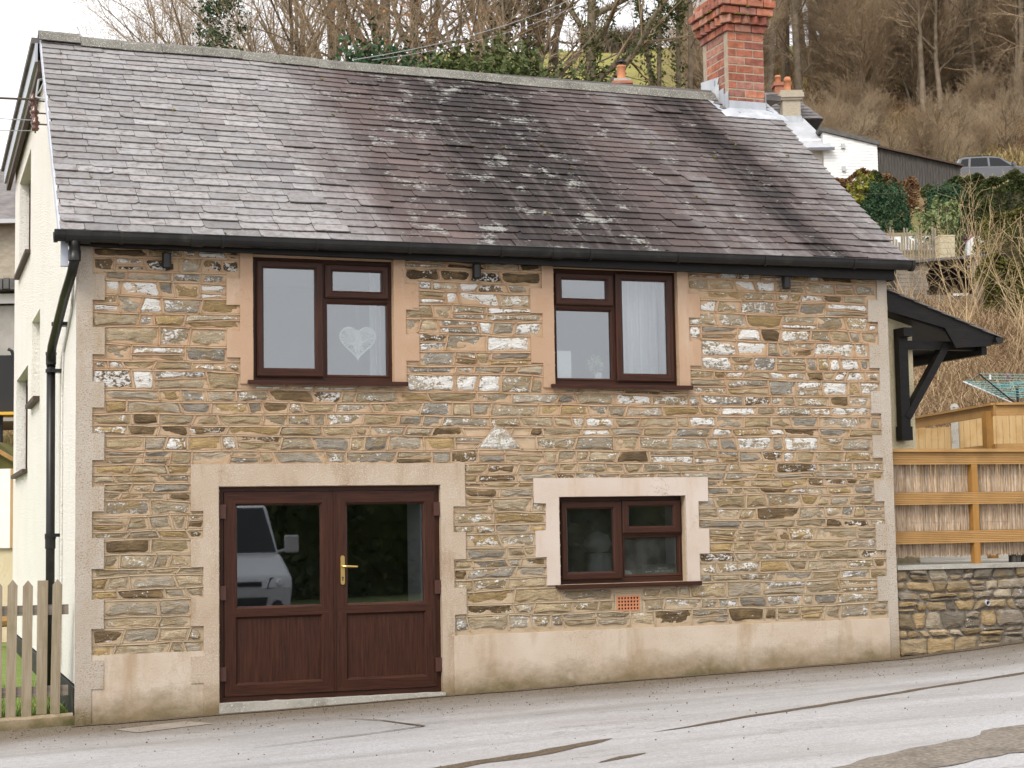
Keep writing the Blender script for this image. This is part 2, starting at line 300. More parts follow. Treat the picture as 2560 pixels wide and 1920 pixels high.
leafm('bramble_pale', (0.45, 0.34, 0.20), (0.33, 0.24, 0.14), 1.2); leafm('bracken', (0.15, 0.088, 0.045), (0.31, 0.205, 0.11), 0.45); leafm('bracken_dark', (0.10, 0.062, 0.035), (0.19, 0.125, 0.07), 0.5)
leafm('straw', (0.45, 0.37, 0.17), (0.36, 0.29, 0.12), 0.7); leafm('beech_leaf', (0.36, 0.16, 0.06), (0.26, 0.11, 0.045), 3); leafm('grass', (0.12, 0.19, 0.035), (0.20, 0.24, 0.07), 4)
leafm('laurel', (0.10, 0.14, 0.05), (0.25, 0.28, 0.13), 3)
# vehicles and oddments
mat('silver_paint', (0.42, 0.43, 0.45), rough=0.28, spec=0.6, metal=0.25); mat('grey_paint', (0.12, 0.123, 0.135), rough=0.28, spec=0.6, metal=0.3)
mat('tyre', (0.015, 0.015, 0.015), (0.03, 0.03, 0.03), 20, rough=0.9); mat('lamp_glass', (0.6, 0.62, 0.64), rough=0.1, spec=0.8); mat('red_lens', (0.35, 0.02, 0.02), rough=0.2)
mat('cyan_cord', (0.10, 0.38, 0.42), (0.16, 0.46, 0.5), 20, rough=0.6); mat('green_plastic', (0.02, 0.22, 0.14), rough=0.5); mat('dark_metal', (0.03, 0.032, 0.035), rough=0.4, metal=0.5)
mat('cable', (0.10, 0.075, 0.055), rough=0.7); mat('cable_grey', (0.30, 0.31, 0.32), rough=0.6); mat('porcelain', (0.10, 0.042, 0.028), rough=0.15, spec=0.6)
mat('blue_board', (0.42, 0.44, 0.50), rough=0.6); mat('brown_board', (0.075, 0.048, 0.034), (0.05, 0.034, 0.026), 6, rough=0.6)
mat('far_slate', (0.11, 0.10, 0.10), (0.18, 0.165, 0.16), 3, (1, 1, 3), rough=0.8, bump=0.3, bscale=20); mat('far_slate_pale', (0.33, 0.34, 0.36), (0.42, 0.43, 0.46), 2, rough=0.7)
mat('pale_brick', (0.33, 0.285, 0.22), (0.42, 0.37, 0.295), 6, (1, 1, 4), rough=0.9, bump=0.3); mat('far_brick', (0.30, 0.12, 0.075), (0.38, 0.17, 0.11), 5, (1, 1, 3), rough=0.9)
mat('far_stone', (0.29, 0.25, 0.19), (0.37, 0.33, 0.26), 5, (1, 1, 2.5), rough=0.95, bump=0.6, bscale=14); mat('felt', (0.085, 0.082, 0.08), (0.13, 0.125, 0.12), 5, rough=0.95)
mat('block', (0.30, 0.285, 0.255), (0.37, 0.35, 0.32), 4, rough=0.95, bump=0.4, bscale=40); mat('net', (0.02, 0.02, 0.022), rough=0.7); mat('yellow_pad', (0.62, 0.38, 0.05), rough=0.5)
mat('polythene', (0.62, 0.65, 0.66), (0.72, 0.74, 0.75), 5, rough=0.3, spec=0.6); mat('pink_flower', (0.32, 0.09, 0.20), (0.22, 0.06, 0.14), 10); mat('wicker', (0.42, 0.36, 0.24), (0.55, 0.49, 0.36), 30, (1, 1, 3), bump=0.6)
mat('text_white', (0.75, 0.76, 0.76), rough=0.6); mat('pvc_grey', (0.42, 0.43, 0.44), rough=0.5)
# ------------------------------------------------------------------ mesh helpers
class MB:
    """collects faces; build() links them as one mesh object"""
    def __init__(s): s.v, s.f, s.m, s.c, s.col = [], [], [], [], (1, 1, 1, 1)
    def face(s, pts, mi=0):
        k = len(s.v); s.v.extend([tuple(p) for p in pts]); s.f.append(tuple(range(k, k + len(pts)))); s.m.append(mi); s.c.append(s.col)
    def mesh(s, verts, faces, mi=0):
        k = len(s.v); s.v.extend([tuple(p) for p in verts])
        for f in faces: s.f.append(tuple(i + k for i in f)); s.m.append(mi); s.c.append(s.col)
    def box(s, x0, x1, y0, y1, z0, z1, mi=0):
        s.mesh([(x0,y0,z0),(x1,y0,z0),(x1,y1,z0),(x0,y1,z0),(x0,y0,z1),(x1,y0,z1),(x1,y1,z1),(x0,y1,z1)],
               [(0,3,2,1),(4,5,6,7),(0,1,5,4),(1,2,6,5),(2,3,7,6),(3,0,4,7)], mi)
    def obox(s, o, ax, ay, az, sx, sy, sz, mi=0, bev=0.0):
        """box centred at o with half sizes along three axes"""
        o, ax, ay, az = Vector(o), Vector(ax).normalized(), Vector(ay).normalized(), Vector(az).normalized()
        P = lambda a, b, c: o + ax * a * sx + ay * b * sy + az * c * sz
        s.mesh([P(-1,-1,-1),P(1,-1,-1),P(1,1,-1),P(-1,1,-1),P(-1,-1,1),P(1,-1,1),P(1,1,1),P(-1,1,1)],
               [(0,3,2,1),(4,5,6,7),(0,1,5,4),(1,2,6,5),(2,3,7,6),(3,0,4,7)], mi)
    def bar(s, a, b, w, h, up=(0, 0, 1), mi=0):
        a, b = Vector(a), Vector(b); d = (b - a).normalized(); sd = d.cross(Vector(up)).normalized(); u = sd.cross(d)
        s.obox((a + b) / 2, d, sd, u, (b - a).length / 2, w / 2, h / 2, mi)
    def tube(s, pts, rad, n=8, cap=True, mi=0):
        pts = [Vector(p) for p in pts]; rad = rad if hasattr(rad, '__len__') else [rad] * len(pts)
        k = len(s.v); prev = None
        for i, p in enumerate(pts):
            d = (pts[min(i + 1, len(pts) - 1)] - pts[max(i - 1, 0)]).normalized()
            ref = prev if prev is not None else (Vector((0, 0, 1)) if abs(d.z) < 0.9 else Vector((1, 0, 0)))
            a = (ref - d * ref.dot(d)).normalized(); b = d.cross(a); prev = a
            for j in range(n):
                t = 2 * math.pi * j / n; s.v.append(tuple(p + (a * math.cos(t) + b * math.sin(t)) * rad[i]))
        for i in range(len(pts) - 1):
            for j in range(n):
                s.f.append((k + i*n + j, k + i*n + (j+1) % n, k + (i+1)*n + (j+1) % n, k + (i+1)*n + j)); s.m.append(mi); s.c.append(s.col)
        if cap:
            s.f.append(tuple(k + j for j in reversed(range(n)))); s.m.append(mi); s.c.append(s.col)
            e = k + (len(pts) - 1) * n; s.f.append(tuple(e + j for j in range(n))); s.m.append(mi); s.c.append(s.col)
    def lathe(s, o, prof, n=16, axis=(0, 0, 1), mi=0):
        """profile of (radius, height) turned about an axis through o"""
        o = Vector(o); d = Vector(axis).normalized(); a = d.orthogonal().normalized(); b = d.cross(a); k = len(s.v)
        for r_, h in prof:
            for j in range(n):
                t = 2 * math.pi * j / n; s.v.append(tuple(o + d * h + (a * math.cos(t) + b * math.sin(t)) * r_))
        for i in range(len(prof) - 1):
            for j in range(n):
                s.f.append((k + i*n + j, k + i*n + (j+1) % n, k + (i+1)*n + (j+1) % n, k + (i+1)*n + j)); s.m.append(mi); s.c.append(s.col)
    def prism(s, poly, axis, a, b, mi=0):
        """extrude a 2D polygon along x, y or z from a to b"""
        def P(u, v, w_): return {'x': (w_, u, v), 'y': (u, w_, v), 'z': (u, v, w_)}[axis]
        n = len(poly); s.mesh([P(u, v, a) for u, v in poly] + [P(u, v, b) for u, v in poly],
            [tuple(range(n)), tuple(reversed(range(n, 2 * n)))] + [(i, i + n, (i + 1) % n + n, (i + 1) % n) for i in range(n)], mi)
    def loops(s, rects, mis=None, hv=False):
        """nested rectangles (x0,x1,z0,z1,y): a mitred frame; hv gives upright members material 0 and level ones 1"""
        for (a, b) in zip(rects, rects[1:]):
            A = [(a[0],a[4],a[2]),(a[1],a[4],a[2]),(a[1],a[4],a[3]),(a[0],a[4],a[3])]; B = [(b[0],b[4],b[2]),(b[1],b[4],b[2]),(b[1],b[4],b[3]),(b[0],b[4],b[3])]
            for i in range(4):
                j = (i + 1) % 4; s.face([A[i], A[j], B[j], B[i]], (1 if i in (0, 2) else 0) if hv else 0)
    def build(s, name, mats, parent=None, smooth=False, recalc=True):
        me = bpy.data.meshes.new(name); me.from_pydata(s.v, [], s.f)
        mats = mats if isinstance(mats, (list, tuple)) else [mats]
        for m_ in mats: me.materials.append(MATS[m_])
        if any(s.m): me.polygons.foreach_set('material_index', s.m)
        ca = me.color_attributes.new('Col', 'FLOAT_COLOR', 'CORNER')
        if any(c != (1, 1, 1, 1) for c in s.c):
            arr = np.repeat(np.array(s.c, dtype=np.float32), [len(f) for f in s.f], axis=0); ca.data.foreach_set('color', arr.ravel())
        if recalc and len(s.f) < 60000:
            bm = bmesh.new(); bm.from_mesh(me); bmesh.ops.recalc_face_normals(bm, faces=bm.faces); bm.to_mesh(me); bm.free()
        if smooth: me.polygons.foreach_set('use_smooth', [True] * len(me.polygons))
        me.update(); o = bpy.data.objects.new(name, me); COL.objects.link(o)
        if parent is not None: o.parent = parent; o.matrix_parent_inverse = parent.matrix_world.inverted()
        return o
def np_obj(name, V, F, material, parent=None):
    """fast mesh from arrays of vertices and equal-sided faces"""
    me = bpy.data.meshes.new(name); V = np.asarray(V, np.float32); F = np.asarray(F, np.int32); k = F.shape[1]
    me.vertices.add(len(V)); me.vertices.foreach_set('co', V.ravel()); me.loops.add(F.size); me.loops.foreach_set('vertex_index', F.ravel())
    me.polygons.add(len(F)); me.polygons.foreach_set('loop_start', np.arange(0, F.size, k, dtype=np.int32)); me.polygons.foreach_set('loop_total', np.full(len(F), k, np.int32))
    me.materials.append(MATS[material]); me.update(calc_edges=True); me.validate()
    o = bpy.data.objects.new(name, me); COL.objects.link(o)
    if parent is not None: o.parent = parent; o.matrix_parent_inverse = parent.matrix_world.inverted()
    return o
def tag(o, label=None, cat=None, group=None, kind=None):
    if label: o['label'] = label
    if cat: o['category'] = cat
    if group: o['group'] = group
    if kind: o['kind'] = kind
    return o
def thing(name, loc, label, cat, group=None):
    o = bpy.data.objects.new(name, None); o.location = loc; o.empty_display_size = 0.3; COL.objects.link(o)
    o.matrix_world = Matrix.Translation(Vector(loc)); return tag(o, label, cat, group)
def copy_tree(o, parent=None):
    c = o.copy(); COL.objects.link(c)
    if parent is not None: c.parent = parent
    for ch in o.children: copy_tree(ch, c)
    return c
def at(px, py, depth): return CP + (CF + CR * ((px - 1280) / 4219.46) - CU * ((py - 960) / 4219.46)) * depth
def lerp_tab(tab, x):
    if x <= tab[0][0]: return tab[0][1]
    for (a, b), (c_, d) in zip(tab, tab[1:]):
        if x <= c_: return b + (d - b) * (x - a) / (c_ - a)
    return tab[-1][1]
def nz(*p, s=1.0): return mnoise.noise(Vector(p) * s)

# ------------------------------------------------------------------ ground, road, hill
def road_z(x): return -0.135 + 0.028 * x if x < 8.6 else 0.106 + 0.075 * (min(x, 14) - 8.6) + 0.03 * max(0, x - 14)
HILL = [(-400, 0), (27, 0), (30, 1.5), (34, 3.3), (45, 6.2), (55, 8.7), (60, 9.7), (64, 12.6), (72, 14.6), (76, 16.6), (84, 18.4), (92, 22.0), (102, 26.5), (125, 35.0), (152, 45.3), (168, 47.5), (210, 46), (300, 38), (900, 20)]
def down(x, y): return (x - CP.x) * 0.3372 + (y - CP.y) * 0.9414          # distance up the fall line of the hill
def ground_z(x, y):
    s_ = down(x, y)
    if y < -22.5: z = -0.15 + min(2.2, (-22.5 - y) * 0.5) + 0.02 * x
    else: z = lerp_tab(HILL, s_) + (-0.16 + 0.028 * max(-8, min(8, x)) if s_ < 60 else 0)
    q = ((x - CP.x) * 0.9414 - (y - CP.y) * 0.3372) / max(s_, 1)
    z *= 1 - 0.58 * min(1, max(0, (s_ - 40) / 30)) * min(1, max(0, (-0.06 - q) / 0.13))
    if s_ > 34: z += 0.35 * nz(x * 0.11, y * 0.11, 3) + 0.12 * nz(x * 0.5, y * 0.5, 1)
    return z
xs = sorted(set([round(v, 2) for v in np.concatenate([np.linspace(-420, -40, 14), np.linspace(-36, 110, 92), np.linspace(118, 520, 16)])]))
ys = sorted(set([round(v, 2) for v in np.concatenate([np.linspace(-320, -40, 10), np.linspace(-34, -20, 12), np.linspace(-19, 8, 10), np.linspace(9, 150, 116), np.linspace(158, 620, 18)])]))
V = [(x, y, ground_z(x, y) - (0.02 if y < 12 else 0)) for y in ys for x in xs]; nx = len(xs)
F = [(j*nx + i, j*nx + i + 1, (j+1)*nx + i + 1, (j+1)*nx + i) for j in range(len(ys) - 1) for i in range(nx - 1)]
g = np_obj('hillside_ground', V, F, 'terrain'); tag(g, kind='structure'); g.data.polygons.foreach_set('use_smooth', [True] * len(F))
def sheet(name, outline, material, dz, kind='structure', sub=None):
    b = MB(); b.face([(x, y, road_z(x) + dz) for x, y in outline]); return tag(b.build(name, material), kind=kind)
b = MB(); rx = [-70, -30, -10, -4, -1, 0, 2, 4, 6, 8.6, 10, 12, 14, 20, 40, 70]
for x0, x1 in zip(rx, rx[1:]):
    yb = 0.06 if x0 >= -1 else 0.1
    b.face([(x0, -12.6, road_z(x0)), (x1, -12.6, road_z(x1)), (x1, yb, road_z(x1)), (x0, yb, road_z(x0))])
tag(b.build('road', 'asphalt'), kind='structure')
b = MB()
for x0, x1 in zip(rx, rx[1:]): b.face([(x0, -23, road_z(x0) + .05), (x1, -23, road_z(x1) + .05), (x1, -12.5, road_z(x1) + .05), (x0, -12.5, road_z(x0) + .05)])
tag(b.build('verge', 'verge'), kind='structure')
def ribbon(name, path, material, dz=0.004):
    """a worn strip on the road: (x, y, width)"""
    b = MB(); L, Rr = [], []
    P = []
    for (a, c_) in zip(path, path[1:]):
        for k in range(14):
            u = k / 14; P.append([a[i] + (c_[i] - a[i]) * u for i in range(3)])
    P.append(list(path[-1]))
    for i, (x, y, w_) in enumerate(P):
        j = min(i + 1, len(P) - 1); i0 = max(i - 1, 0); d = Vector((P[j][0] - P[i0][0], P[j][1] - P[i0][1])).normalized(); nrm = Vector((-d.y, d.x))
        w1 = w_ * (0.5 + 0.22 * nz(x * 4, y * 4, 1)); w2 = w_ * (0.5 + 0.25 * nz(x * 4, y * 4, 9)); o_ = 0.03 * nz(x * 1.3, 0, 4)
        L.append((x + nrm.x * (w1 + o_), y + nrm.y * (w1 + o_))); Rr.append((x - nrm.x * (w2 - o_), y - nrm.y * (w2 - o_)))
    for i in range(len(P) - 1):
        q = [L[i], L[i+1], Rr[i+1], Rr[i]]; b.face([(x, y, road_z(x) + dz) for x, y in q])
    return tag(b.build(name, material), kind='structure')
ribbon('road_seam', [(4.0, -3.75, 0.01), (4.6, -3.55, 0.075), (6.0, -3.05, 0.10), (7.6, -2.50, 0.09), (8.8, -2.1, 0.10), (10.5, -1.55, 0.16), (13, -0.9, 0.2)], 'grit')
ribbon('road_seam', [(1.2, -4.9, 0.10), (2.0, -4.55, 0.16), (2.9, -4.25, 0.20), (3.45, -3.98, 0.12), (3.6, -3.90, 0.01)], 'grit')
ribbon('road_seam', [(3.05, -4.95, 0.02), (3.3, -4.83, 0.09), (3.5, -4.75, 0.02)], 'grit')
ribbon('road_seam', [(3.2, -6.75, 0.4), (4.3, -6.35, 0.55), (6.4, -5.55, 0.8), (9, -4.6, 1.0), (12, -3.7, 1.2)], 'grit_soft', 0.005)
sheet('manhole_surround', [(0.28, -0.62), (0.92, -0.42), (1.12, -0.78), (0.42, -0.98)], 'old_patch', 0.005)
ribbon('road_seam', [(2.20, -1.25, 0.01), (2.42, -1.6, 0.03), (2.62, -2.2, 0.04)], 'grit', 0.008)
ribbon('road_seam', [(2.62, -2.22, 0.03), (2.1, -2.4, 0.025), (1.5, -2.55, 0.015), (1.1, -2.62, 0.01)], 'grit', 0.0085)
ribbon('grit_line', [(-0.05, -0.10, 0.10), (0.9, -0.12, 0.16), (1.3, -0.14, 0.10), (3.4, -0.12, 0.08), (4.2, -0.12, 0.14), (5.6, -0.10, 0.10), (7.0, -0.12, 0.16), (8.6, -0.10, 0.2), (10.5, -0.05, 0.16), (13, -0.02, 0.2)], 'grit', 0.007)

# ------------------------------------------------------------------ cottage
cot = thing('cottage', (0, 0, 0), 'stone cottage with slate roof, brown windows and double doors beside the road', 'house')
XR, ZT = 8.583, 4.24
W1 = (1.624, 3.006, 3.010, 4.201); W2 = (4.698, 6.074, 3.010, 4.201); DR = (1.297, 3.464, -0.02, 2.0); LW = (4.715, 6.10, 0.995, 1.870)
HOLES = [W1, W2, DR, LW]
def holed_wall(b, plane, u0, u1, v0, top, holes, d0, d1):
    """wall with real openings in plane 'y' (u = x) or 'x' (u = y) between depths d0 and d1; top(u) is the profile"""
    us = sorted(set([u0, u1] + [h[i] for h in holes for i in (0, 1)] + [k for k in getattr(top, 'knots', []) if u0 < k < u1]))
    P = (lambda u, v, d: (u, d, v)) if plane == 'y' else (lambda u, v, d: (d, u, v))
    for a, c_ in zip(us, us[1:]):
        mid = (a + c_) / 2; hs_ = sorted([h for h in holes if h[0] < mid < h[1]], key=lambda h: h[2]); z = v0
        for h in hs_ + [None]:
            z1a, z1b = (h[2], h[2]) if h else (top(a), top(c_))
            for d in (d0, d1): b.face([P(a, z, d), P(c_, z, d), P(c_, z1b, d), P(a, z1a, d)])
            if h: z = h[3]
        b.face([P(a, top(a), d0), P(c_, top(c_), d0), P(c_, top(c_), d1), P(a, top(a), d1)])
    for h in holes:
        q = [(h[0], h[2]), (h[1], h[2]), (h[1], h[3]), (h[0], h[3])]
        for i in range(4):
            (a, z0), (c_, z1) = q[i], q[(i + 1) % 4]; b.face([P(a, z0, d0), P(c_, z1, d0), P(c_, z1, d1), P(a, z0, d1)])
    for u in (u0, u1): b.face([P(u, v0, d0), P(u, v0, d1), P(u, top(u), d1), P(u, top(u), d0)])
b = MB(); flat = lambda u: ZT
holed_wall(b, 'y', 0.02, XR - 0.02, -0.4, flat, HOLES, 0.0, 0.34)
fw = b.build('front_wall', 'pointing', cot)

# dressings: rectangles (x0, x1, z0, z1)
TEETH = [(3.735, 3.975), (3.23, 3.483), (2.738, 2.977), (2.258, 2.50), (1.787, 2.012), (1.265, 1.542), (0.722, 0.986)]
rect_L = [(-0.012, 0.132, -0.35, ZT)] + [(-0.012, 0.24, a, c_) for a, c_ in TEETH + [(0.182, 0.44)]]
rect_R = [(8.468, XR + 0.006, -0.2, ZT)] + [(8.348, XR + 0.006, a, c_) for a, c_ in TEETH]
def win_rects(w_, dx): return [(w_[0] - 0.125, w_[0], 2.975, ZT), (w_[1], w_[1] + 0.122, 2.975, ZT)] + [r for a, c_ in [(3.725, 3.978), (3.222, 3.478)] for r in [(w_[0] - 0.252, w_[0] - 0.125, a, c_), (w_[1] + 0.122, w_[1] + 0.256, a, c_)]]
rect_W1, rect_W2 = win_rects((1.622, 3.010), 0), win_rects((4.690, 6.076), 0)
rect_D = [(1.03, 3.714, 2.006, 2.216), (1.03, 1.288, 1.778, 2.006), (3.462, 3.714, 1.79, 2.006), (1.146, 1.288, -0.3, 1.778), (3.462, 3.590, -0.3, 1.79)] + \
         [(1.03, 1.146, a, c_) for a, c_ in [(1.258, 1.521), (0.716, 0.977), (0.191, 0.44)]] + [(3.590, 3.714, a, c_) for a, c_ in [(1.274, 1.54), (0.737, 0.994)]]
rect_LW = [(4.436, 6.362, 1.874, 2.062), (4.436, 4.702, 1.811, 1.874), (6.104, 6.362, 1.811, 1.874), (4.562, 4.702, 0.993, 1.811), (6.104, 6.247, 0.993, 1.811), (4.448, 4.562, 1.275, 1.541), (6.247, 6.362, 1.272, 1.532)]
PL = [(0.12, 1.16, -0.3, 0.485), (3.575, 8.47, -0.25, 0.535)]
AIR = (5.316, 5.567, 0.713, 0.866)
def rough_edge_union(rects, y0, y1, step=0.07, amp=0.004):
    """one slab covering overlapping rectangles: grid cells merged, the outline a little uneven"""
    us = sorted(set(v for r in rects for v in r[:2])); vs = sorted(set(v for r in rects for v in r[2:]))
    b = MB(); inside = lambda u, v: any(r[0] < u < r[1] and r[2] < v < r[3] for r in rects)
    def split(L):
        o = []
        for a, c_ in zip(L, L[1:]):
            n = max(1, int((c_ - a) / step)); o += [a + (c_ - a) * i / n for i in range(n)]
        return o + [L[-1]]
    U, W_ = split(us), split(vs); cell = {(i, j): inside((U[i] + U[i+1]) / 2, (W_[j] + W_[j+1]) / 2) for i in range(len(U) - 1) for j in range(len(W_) - 1)}
    jit = lambda i, j: (U[i] + amp * nz(U[i] * 9, W_[j] * 9, 2), y0 + 0.0035 * nz(U[i] * 3, W_[j] * 3, 5), W_[j] + amp * nz(U[i] * 9, W_[j] * 9, 7))
    back = lambda p: (p[0], y1, p[2])
    for (i, j), on_ in cell.items():
        if not on_: continue
        c4 = [jit(i, j), jit(i+1, j), jit(i+1, j+1), jit(i, j+1)]; b.face(c4)
        for k, (di, dj) in enumerate([(0, -1), (1, 0), (0, 1), (-1, 0)]):
            if not cell.get((i + di, j + dj)): p, q = c4[k], c4[(k+1) % 4]; b.face([p, q, back(q), back(p)])
    return b
for nm, rr, mt_, yy in [('corner_dressing', rect_L, 'quoin', -0.030), ('corner_dressing', rect_R, 'quoin', -0.030), ('window_surround', rect_W1, 'dressing_upper', -0.026), ('window_surround', rect_W2, 'dressing_upper', -0.026),
                    ('door_surround', rect_D, 'dressing_door', -0.030), ('window_surround', rect_LW, 'dressing_window', -0.032), ('plinth', [PL[0]], 'plinth', -0.022), ('plinth', [PL[1]], 'plinth', -0.040)]:
    for side in ([rr] if nm != 'window_surround' or mt_ == 'dressing_window' else [[q for q in rr if q[0] < rr[0][1]], [q for q in rr if q[0] >= rr[0][1]]]): rough_edge_union(side, yy, 0.02).build(nm, mt_, cot)

# rubble stones: wavering courses, each stone its own outline
EXCL = rect_L + rect_R + rect_W1 + rect_W2 + rect_D + rect_LW + PL + HOLES + [(AIR[0] - 0.03, AIR[1] + 0.03, AIR[2] - 0.03, AIR[3] + 0.03)]
STONES = []      # (area, MB)
PAL = [((0.355, 0.280, 0.175), 6), ((0.345, 0.288, 0.205), 7), ((0.275, 0.252, 0.215), 5), ((0.365, 0.262, 0.130), 3), ((0.150, 0.105, 0.060), 3), ((0.41, 0.335, 0.230), 4), ((0.36, 0.315, 0.25), 5)]
PALF = [c_ for c_, n in PAL for _ in range(n)]
def stone(poly, r_, y0=0.004, proud=0.018, white=0.0, shade=None, axis='y', rings=2):
    """one rubble stone from a 2D outline: cleft front face standing proud of the joint"""
    b = MB(); cx = sum(p[0] for p in poly) / len(poly); cz = sum(p[1] for p in poly) / len(poly); n = len(poly)
    base = shade or r_.choice(PALF); k = r_.uniform(0.8, 1.25); b.col = (base[0] * k, base[1] * k, base[2] * k, white)
    w_ = max(p[0] for p in poly) - min(p[0] for p in poly); h = max(p[1] for p in poly) - min(p[1] for p in poly); sd = r_.uniform(0, 99)
    tilt_x, tilt_z = r_.uniform(-1, 1) * 0.010, r_.uniform(-1, 1) * 0.012
    V = []
    for ring, (ins, dep) in enumerate([(0.0, 0.0), (0.010, 0.62), (0.032, 1.0)]):
        for (x, z) in poly:
            dx, dz = x - cx, z - cz; L = math.hypot(dx, dz) + 1e-6; q = min(ins / L, 0.55) if ring < 2 else min(0.5, ins / L + 0.12)
            px, pz = x - dx * q, z - dz * q
            bump_ = 0.008 * nz(px * 11 + sd, pz * 26, sd) + 0.006 * nz(px * 30, pz * 60 + sd, sd)
            yy = y0 - (proud * dep + (tilt_x * dx / max(w_, .05) + tilt_z * dz / max(h, .05) + bump_) * (dep > 0)) if ring else y0 + 0.006
            V.append((px, yy, pz))
    V.append((cx + r_.uniform(-.2, .2) * w_, y0 - proud * 1.05 - 0.008 * nz(cx * 9, cz * 21, sd), cz + r_.uniform(-.15, .15) * h))
    Fs = []
    for ring in range(2):
        for i in range(n): Fs.append((ring*n + i, ring*n + (i+1) % n, (ring+1)*n + (i+1) % n, (ring+1)*n + i))
    for i in range(n): Fs.append((2*n + i, 2*n + (i+1) % n, 3*n))
    b.mesh(V, Fs); return w_ * h, b, (cx, cz)
def outline(c4, r_, gap, seg=0.075, jit=0.006, cut=0.022):
    """resample a four-cornered cell into an uneven stone outline with knocked-off corners"""
    cx = sum(p[0] for p in c4) / 4; cz = sum(p[1] for p in c4) / 4; P = []
    for i in range(4):
        a, d = c4[i], c4[(i + 1) % 4]; L = math.hypot(d[0] - a[0], d[1] - a[1])
        if L < 0.02: P.append(a); continue
        cc = min(cut * r_.uniform(0.3, 1.1), L * 0.3) / L; n = max(1, int(L / seg))
        for k in range(n + 1):
            u = cc + (1 - 2 * cc) * k / n; P.append((a[0] + (d[0] - a[0]) * u, a[1] + (d[1] - a[1]) * u))
    O = []
    hw = max(abs(p[0] - cx) for p in c4); hh = max(abs(p[1] - cz) for p in c4)
    for x, z in P:
        dx, dz = x - cx, z - cz
        O.append((x - math.copysign(min(gap, hw * .4), dx) * min(1, abs(dx) / hw * 1.3) + r_.uniform(-jit, jit), z - math.copysign(min(gap, hh * .4), dz) * min(1, abs(dz) / hh * 1.3) + r_.uniform(-jit, jit) * 0.7))
    return O
def free_spans(x0, x1, z):
    sp = [(x0, x1)]
    for r_ in EXCL:
        if r_[2] - 0.004 < z < r_[3] + 0.004:
            nn = []
            for a, c_ in sp:
                if r_[1] <= a or r_[0] >= c_: nn.append((a, c_)); continue
                if r_[0] > a: nn.append((a, r_[0]))
                if r_[1] < c_: nn.append((r_[1], c_))
            sp = nn
    return sp
rs = random.Random(21); zs = [0.36]
while zs[-1] < ZT - 0.03: zs.append(zs[-1] + rs.choice([0.095, 0.115, 0.125, 0.14, 0.15, 0.17] if zs[-1] > 2.3 else [0.075, 0.09, 0.10, 0.115, 0.13, 0.145]))
def curve(k, x): return zs[k] + 0.026 * nz(x * 0.9, k * 3.7, 0) + 0.016 * nz(x * 2.6, k * 5.1, 8)
point = MB()
def strap(p, q, w_, amp=0.006):
    """raised bead of pointing from p to q"""
    L = math.hypot(q[0] - p[0], q[1] - p[1]); n = max(1, int(L / 0.08)); prev = None
    d = ((q[0] - p[0]) / max(L, 1e-5), (q[1] - p[1]) / max(L, 1e-5)); nr = (-d[1], d[0])
    for i in range(n + 1):
        u = i / n; x, z = p[0] + (q[0] - p[0]) * u, p[1] + (q[1] - p[1]) * u; o_ = amp * nz(x * 7, z * 7, 3); ww = w_ * (1 + 0.25 * nz(x * 9, z * 9, 5))
        cur = [(x + nr[0] * (s_ * ww + o_), yv, z + nr[1] * (s_ * ww + o_)) for s_, yv in ((-0.5, -0.006), (-0.42, -0.0185), (-0.2, -0.0140), (0.2, -0.0140), (0.42, -0.0185), (0.5, -0.006))]
        if prev:
            for j in range(5): point.face([prev[j], cur[j], cur[j+1], prev[j+1]])
        prev = cur
SPECIAL = {}   # pale landmark stones: pyramid-shaped block over the plinth window etc.
def whiteness(x, z, r_):
    if z > 2.9: base = r_.choice([0, 0.35, 0.5, 0.6, 0.7, 0.85, 1.0])
    elif z > 2.2: base = r_.choice([0, 0.3, 0.4, 0.5, 0.6, 0.7, 0.9])
    else: base = r_.choice([0.2, 0.35, 0.42, 0.5, 0.55, 0.68])
    if x < 3.6 and z < 2.9: base *= 0.85
    return base
SPIKE = (4.08, 2.34, 0.44, 0.27)   # x, z base, width, height of the big whitened triangular stone
